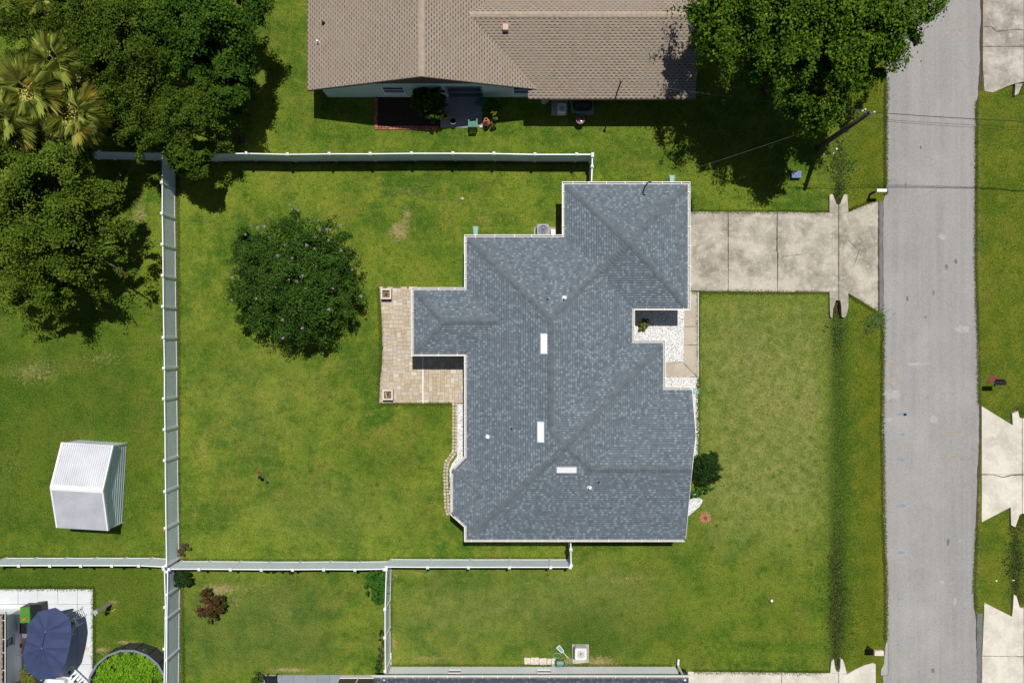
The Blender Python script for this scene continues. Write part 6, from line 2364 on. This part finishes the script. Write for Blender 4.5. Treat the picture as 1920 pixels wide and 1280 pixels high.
hubs = [W3(85.5, 1184, 2.75), W3(78.5, 1214.5, 2.75)]
t = thing('parasol', (*W(82, 1199, 0), 0), 'long navy blue double parasol over the white patio', 'parasol')
px0 = ((hubs[0][0] + hubs[1][0]) / 2, (hubs[0][1] + hubs[1][1]) / 2)
t.location = (px0[0], px0[1], 0)
WL[t] = Vector((px0[0], px0[1], 0))
rg = ring_pts(2.3)
nr = len(rg)
hub_of = lambda p: 0 if math.dist(p[:2], hubs[0][:2]) < math.dist(p[:2], hubs[1][:2]) else 1
for i in range(nr):
    p, q = Vector(rg[i]), Vector(rg[(i + 1) % nr])
    a, b = Vector(hubs[hub_of(p)]), Vector(hubs[hub_of(q)])
    m = M()
    mid = (p + q) / 2
    mh = (a + b) / 2
    rows = []
    for k in range(7):
        s = k / 6
        e1, e2 = p.lerp(a, s), q.lerp(b, s)
        c = mid.lerp(mh, s) - Vector((0, 0, .26 * (1 - s) * (.25 + s)))
        rows.append((e1, e1.lerp(c, .5) - Vector((0, 0, .01)), c, e2.lerp(c, .5) - Vector((0, 0, .01)), e2))
    v = [x_ for r_ in rows for x_ in r_]
    f = [(5 * k + j, 5 * k + j + 1, 5 * k + 6 + j, 5 * k + 5 + j) for k in range(6) for j in range(4)]
    n = len(v)
    v += [x_ - Vector((0, 0, .012)) for x_ in v]
    f += [tuple(n + z_ for z_ in g_[::-1]) for g_ in f]
    # hem
    f += [(0, n, n + 1, 1), (1, n + 1, n + 2, 2), (2, n + 2, n + 3, 3), (3, n + 3, n + 4, 4)]
    m.add(v, f)
    m.done('canopy_panel', 'navy_fabric', t)
    M().tube([p - Vector((0, 0, .03)), a - Vector((0, 0, .06))], .012, 5).done('rib', 'dark_metal', t)
for hname in hubs:
    M().lathe(hname, [(.05, -.04), (.05, .03), (.02, .07)], 10).done('finial', 'steel', t)
M().tube([hubs[0], hubs[1]], .02, 6).done('ridge_bar', 'dark_metal', t)
M().tube([(px0[0], px0[1], .05), (px0[0], px0[1], 2.72)], .035, 10).done('pole', 'dark_metal', t)
M().lathe((px0[0], px0[1], .05), [(.32, 0), (.32, .06), (.1, .1), (.06, .25)], 20).done('base', 'dark_metal', t)

x, y = W(46, 1153, 1.0)
t = thing('storage_cart', (x, y, .05), 'dark cart with a lime green lid by the pale wall', 'cart')
M().box((x, y, .05), (.62, .95, .82), .0, .97).done('body', 'dark_metal', t)
M().box((x, y, .872), (.62, .98, .1), 0, .94).done('lid', 'lime_plastic', t)
M().box((x + .0, y - .22, .975), (.22, .1, .07), .4).done('toy', 'orange_plastic', t)
x, y = W(62, 1142, .9)
t = thing('waste_bin', (x + .15, y - .1, .05), 'black ribbed bin beside the lime lidded cart', 'bin')
M().box((x + .15, y - .1, .05), (.55, .7, .8), .1, 1.08).done('body', 'black_plastic', t)
M().box((x + .15, y - .1, .852), (.64, .8, .06), .1, .95).done('lid', 'black_plastic', t)
for k in range(4):
    M().box((x - .06 + k * .14, y - .1, .913), (.03, .7, .02), .1).done('lid_rib', 'black_plastic', t)
x, y = W(42, 1178, .8)
o = thing('barbecue', (x, y, .05), 'black barbecue between the green cart and parasol', 'barbecue')
M().box((x, y, .4), (.5, .7, .35), 0, .85).done('hood', 'black_gloss', o)
for a, b in ((-.2, -.3), (.2, -.3), (-.2, .3), (.2, .3)): M().box((x + a, y + b, .05), (.04, .04, .36)).done('leg', 'dark_metal', o)
M().box((x + .05, y - .5, .6), (.35, .25, .04)).done('side_shelf', 'steel', o)
# bicycle wheel hung at the wall
x, y = T(45.5, 1205)
t = thing('bicycle', (x + .45, y, .05), 'old red bicycle leaning at the pale wall', 'bicycle')
for dy in (-.45, .45):
    m = M()
    m.tube([(x + .3 + .06 * math.sin(k * .2618), y + dy + .31 * math.cos(k * .2618), .36 + .31 * math.sin(k * .2618)) for k in range(25)], .02, 6, False)
    wv = m.done('wheel', 'red_metal', t)
    m = M()
    for k in range(8):
        a = k * .7854
        m.tube([(x + .3, y + dy, .36), (x + .3 + .05 * math.sin(a), y + dy + .3 * math.cos(a), .36 + .3 * math.sin(a))], .004, 4)
    m.done('spokes', 'steel', wv)
m = M()
F0, S0, B0, H0 = (x + .3, y - .45, .36), (x + .32, y + .15, .8), (x + .3, y + .05, .34), (x + .32, y - .35, .85)
for a, b in ((F0, H0), (H0, S0), (S0, B0), (B0, H0), (B0, (x + .3, y + .45, .36)), (S0, (x + .3, y + .45, .36))): m.tube([a, b], .017, 6)
m.done('frame', 'red_metal', t)
M().tube([(x + .1, y - .38, .95), (x + .32, y - .35, .92), (x + .54, y - .38, .95)], .014, 6).done('handlebar', 'steel', t)
M().box((x + .32, y + .17, .84), (.14, .26, .05), 0, .7).done('saddle', 'black_plastic', t)


def metal_chair(px, py, ang, label):
    x, y = T(px, py)
    t = thing('patio_chair', (x, y, .05), label, 'chair', 'white metal patio chairs')
    c, s = math.cos(ang), math.sin(ang)
    R = lambda a, b, h: (x + a * c - b * s, y + a * s + b * c, .05 + h)
    for b in (-.27, .27):
        M().tube([R(.3, b, 0), R(.28, b, .4), R(-.25, b, .42), R(-.42, b, .95)], .018, 6).done('side_frame', 'white_metal', t)
        M().tube([R(-.25, b, .42), R(-.3, b, 0)], .018, 6).done('leg', 'white_metal', t)
        M().tube([R(.28, b, .4), R(.2, b, .64), R(-.32, b, .66)], .016, 6).done('armrest', 'white_metal', t)
    for k in range(5): M().tube([R(-.22 + k * .12, -.27, .42), R(-.22 + k * .12, .27, .42)], .016, 5).done('seat_bar', 'white_metal', t)
    for k in range(4): M().tube([R(-.29 - k * .04, -.27, .54 + k * .12), R(-.29 - k * .04, .27, .54 + k * .12)], .014, 5).done('back_bar', 'white_metal', t)


metal_chair(152, 1146, .4, 'white tube chair nearest the patio edge by the parasol')
metal_chair(146, 1163, -2.6, 'white tube chair closest to the parasol fabric')
metal_chair(139, 1174, 2.8, 'white tube chair half under the parasol edge')


def lounger(px, py, ang, label):
    x, y = T(px, py)
    t = thing('sun_lounger', (x, y, .05), label, 'sun lounger')
    c, s = math.cos(ang), math.sin(ang)
    R = lambda a, b, h: (x + a * c - b * s, y + a * s + b * c, .05 + h)
    for b in (-.33, .33): M().box(R(0, b, .28), (1.8, .05, .07), ang).done('side_rail', 'white_metal', t)
    for k in range(9): M().box(R(-.85 + k * .21, 0, .34), (.15, .66, .025), ang).done('slat', 'white_metal', t)
    for a in (-.8, .8):
        for b in (-.3, .3): M().box(R(a, b, 0), (.05, .05, .29), ang).done('leg', 'white_metal', t)
    for k in range(5):
        M().box(R(-.7 + k * .33, rnd.uniform(-.15, .15), .37), (.13, .2, .02), ang + rnd.uniform(-.5, .5)).done('cushion_patch', 'dark_metal', t)


lounger(152, 1270, -.75, 'white slatted lounger with black patches next to the pool')
x, y = T(112, 1278)
o = M().box((x, y, .05), (1.1, .7, .4), -.1, .95).done('white_chest', 'roof_vent_white', None, (x, y, 0))
tag(o, 'white storage chest below the parasol edge', 'chest')
x, y = T(162, 1215.5)
o = M().lathe((x, y, .05), [(.2, 0), (.2, .015), (.15, .02), (.02, .018)], 22).done('drain_cover', 'stepping_stone', None, (x, y, 0))
tag(o, 'round beige drain cover set in the white patio', 'drain cover')
x, y = T(207, 1130)
t = thing('wooden_post', (x, y, 0), 'weathered grey post with a rope coil on the lawn', 'post')
M().box((x, y, -.1), (.2, .2, 1.78), .5).done('post', 'weathered_wood', t)
m = M()
for q in range(3):
    m.tube([(x - .12 + .05 * math.cos(k * .6), y - .15 + .14 * math.sin(k * .6) , 1.45 + .1 * math.cos(k * .6 + q) - .03 * q) for k in range(12)], .018, 5, False)
m.tube([(x - .12, y - .25, 1.4), (x - .1, y - .3, .9), (x + .1, y - .5, .05), (x + .35, y - .35, .03)], .014, 5)
m.done('rope', 'straw', t)
M().box((x - .02, y - .02, 1.681), (.26, .26, .04), .5).done('post_cap', 'weathered_wood', t)

# ================================================================== pool full of plants
cxp, cyp = T(257, 1277)
t = thing('pool', (cxp, cyp, 0), 'round above ground pool overgrown with bright green plants', 'pool')
RP, HP = 2.45, 1.25
for k in range(18):
    a0_, a1_ = 2 * math.pi * k / 18, 2 * math.pi * (k + 1) / 18
    q = [(cxp + r_ * math.cos(a), cyp + r_ * math.sin(a)) for r_, a in ((RP, a0_ + .01), (RP, a1_ - .01), (RP - .05, a1_ - .01), (RP - .05, a0_ + .01))]
    M().prism(q, -.05, HP - .05).done('wall_panel', 'pool_wall', t)
    q = [(cxp + r_ * math.cos(a), cyp + r_ * math.sin(a)) for r_, a in ((RP - .055, a0_), (RP - .055, a1_), (RP - .08, a1_), (RP - .08, a0_))]
    M().prism(q, .3, HP - .06).done('liner_panel', 'pool_liner', t)
    q = [(cxp + r_ * math.cos(a), cyp + r_ * math.sin(a)) for r_, a in ((RP + .03, a0_ + .004), (RP + .03, a1_ - .004), (RP - .10, a1_ - .004), (RP - .10, a0_ + .004))]
    M().prism(q, HP - .045, HP).done('top_rail', 'steel', t)
    M().tube([(cxp + (RP + .015) * math.cos(a0_), cyp + (RP + .015) * math.sin(a0_), -.05), (cxp + (RP + .015) * math.cos(a0_), cyp + (RP + .015) * math.sin(a0_), HP - .05)], .03, 6).done('upright', 'dark_metal', t)
M().lathe((cxp, cyp, .82), [(RP - .09, 0), (.02, .02)], 36, False).done('water', 'weed', t)
r_ = np.random.default_rng(3)
ms = []
for k in range(420):
    a, rr = r_.uniform(0, 6.28), (RP - .28) * math.sqrt(r_.uniform(0, 1))
    ms.append((cxp + rr * math.cos(a), cyp + rr * math.sin(a), .9 + r_.uniform(-.04, .16), .22))
leaf_cloud(ms, 40000, .10, 77, 'plants', 'leaf_pool', t, clump=(.2, .42), per=30, shell=(.2, 1.), up=.8, flat=.5)
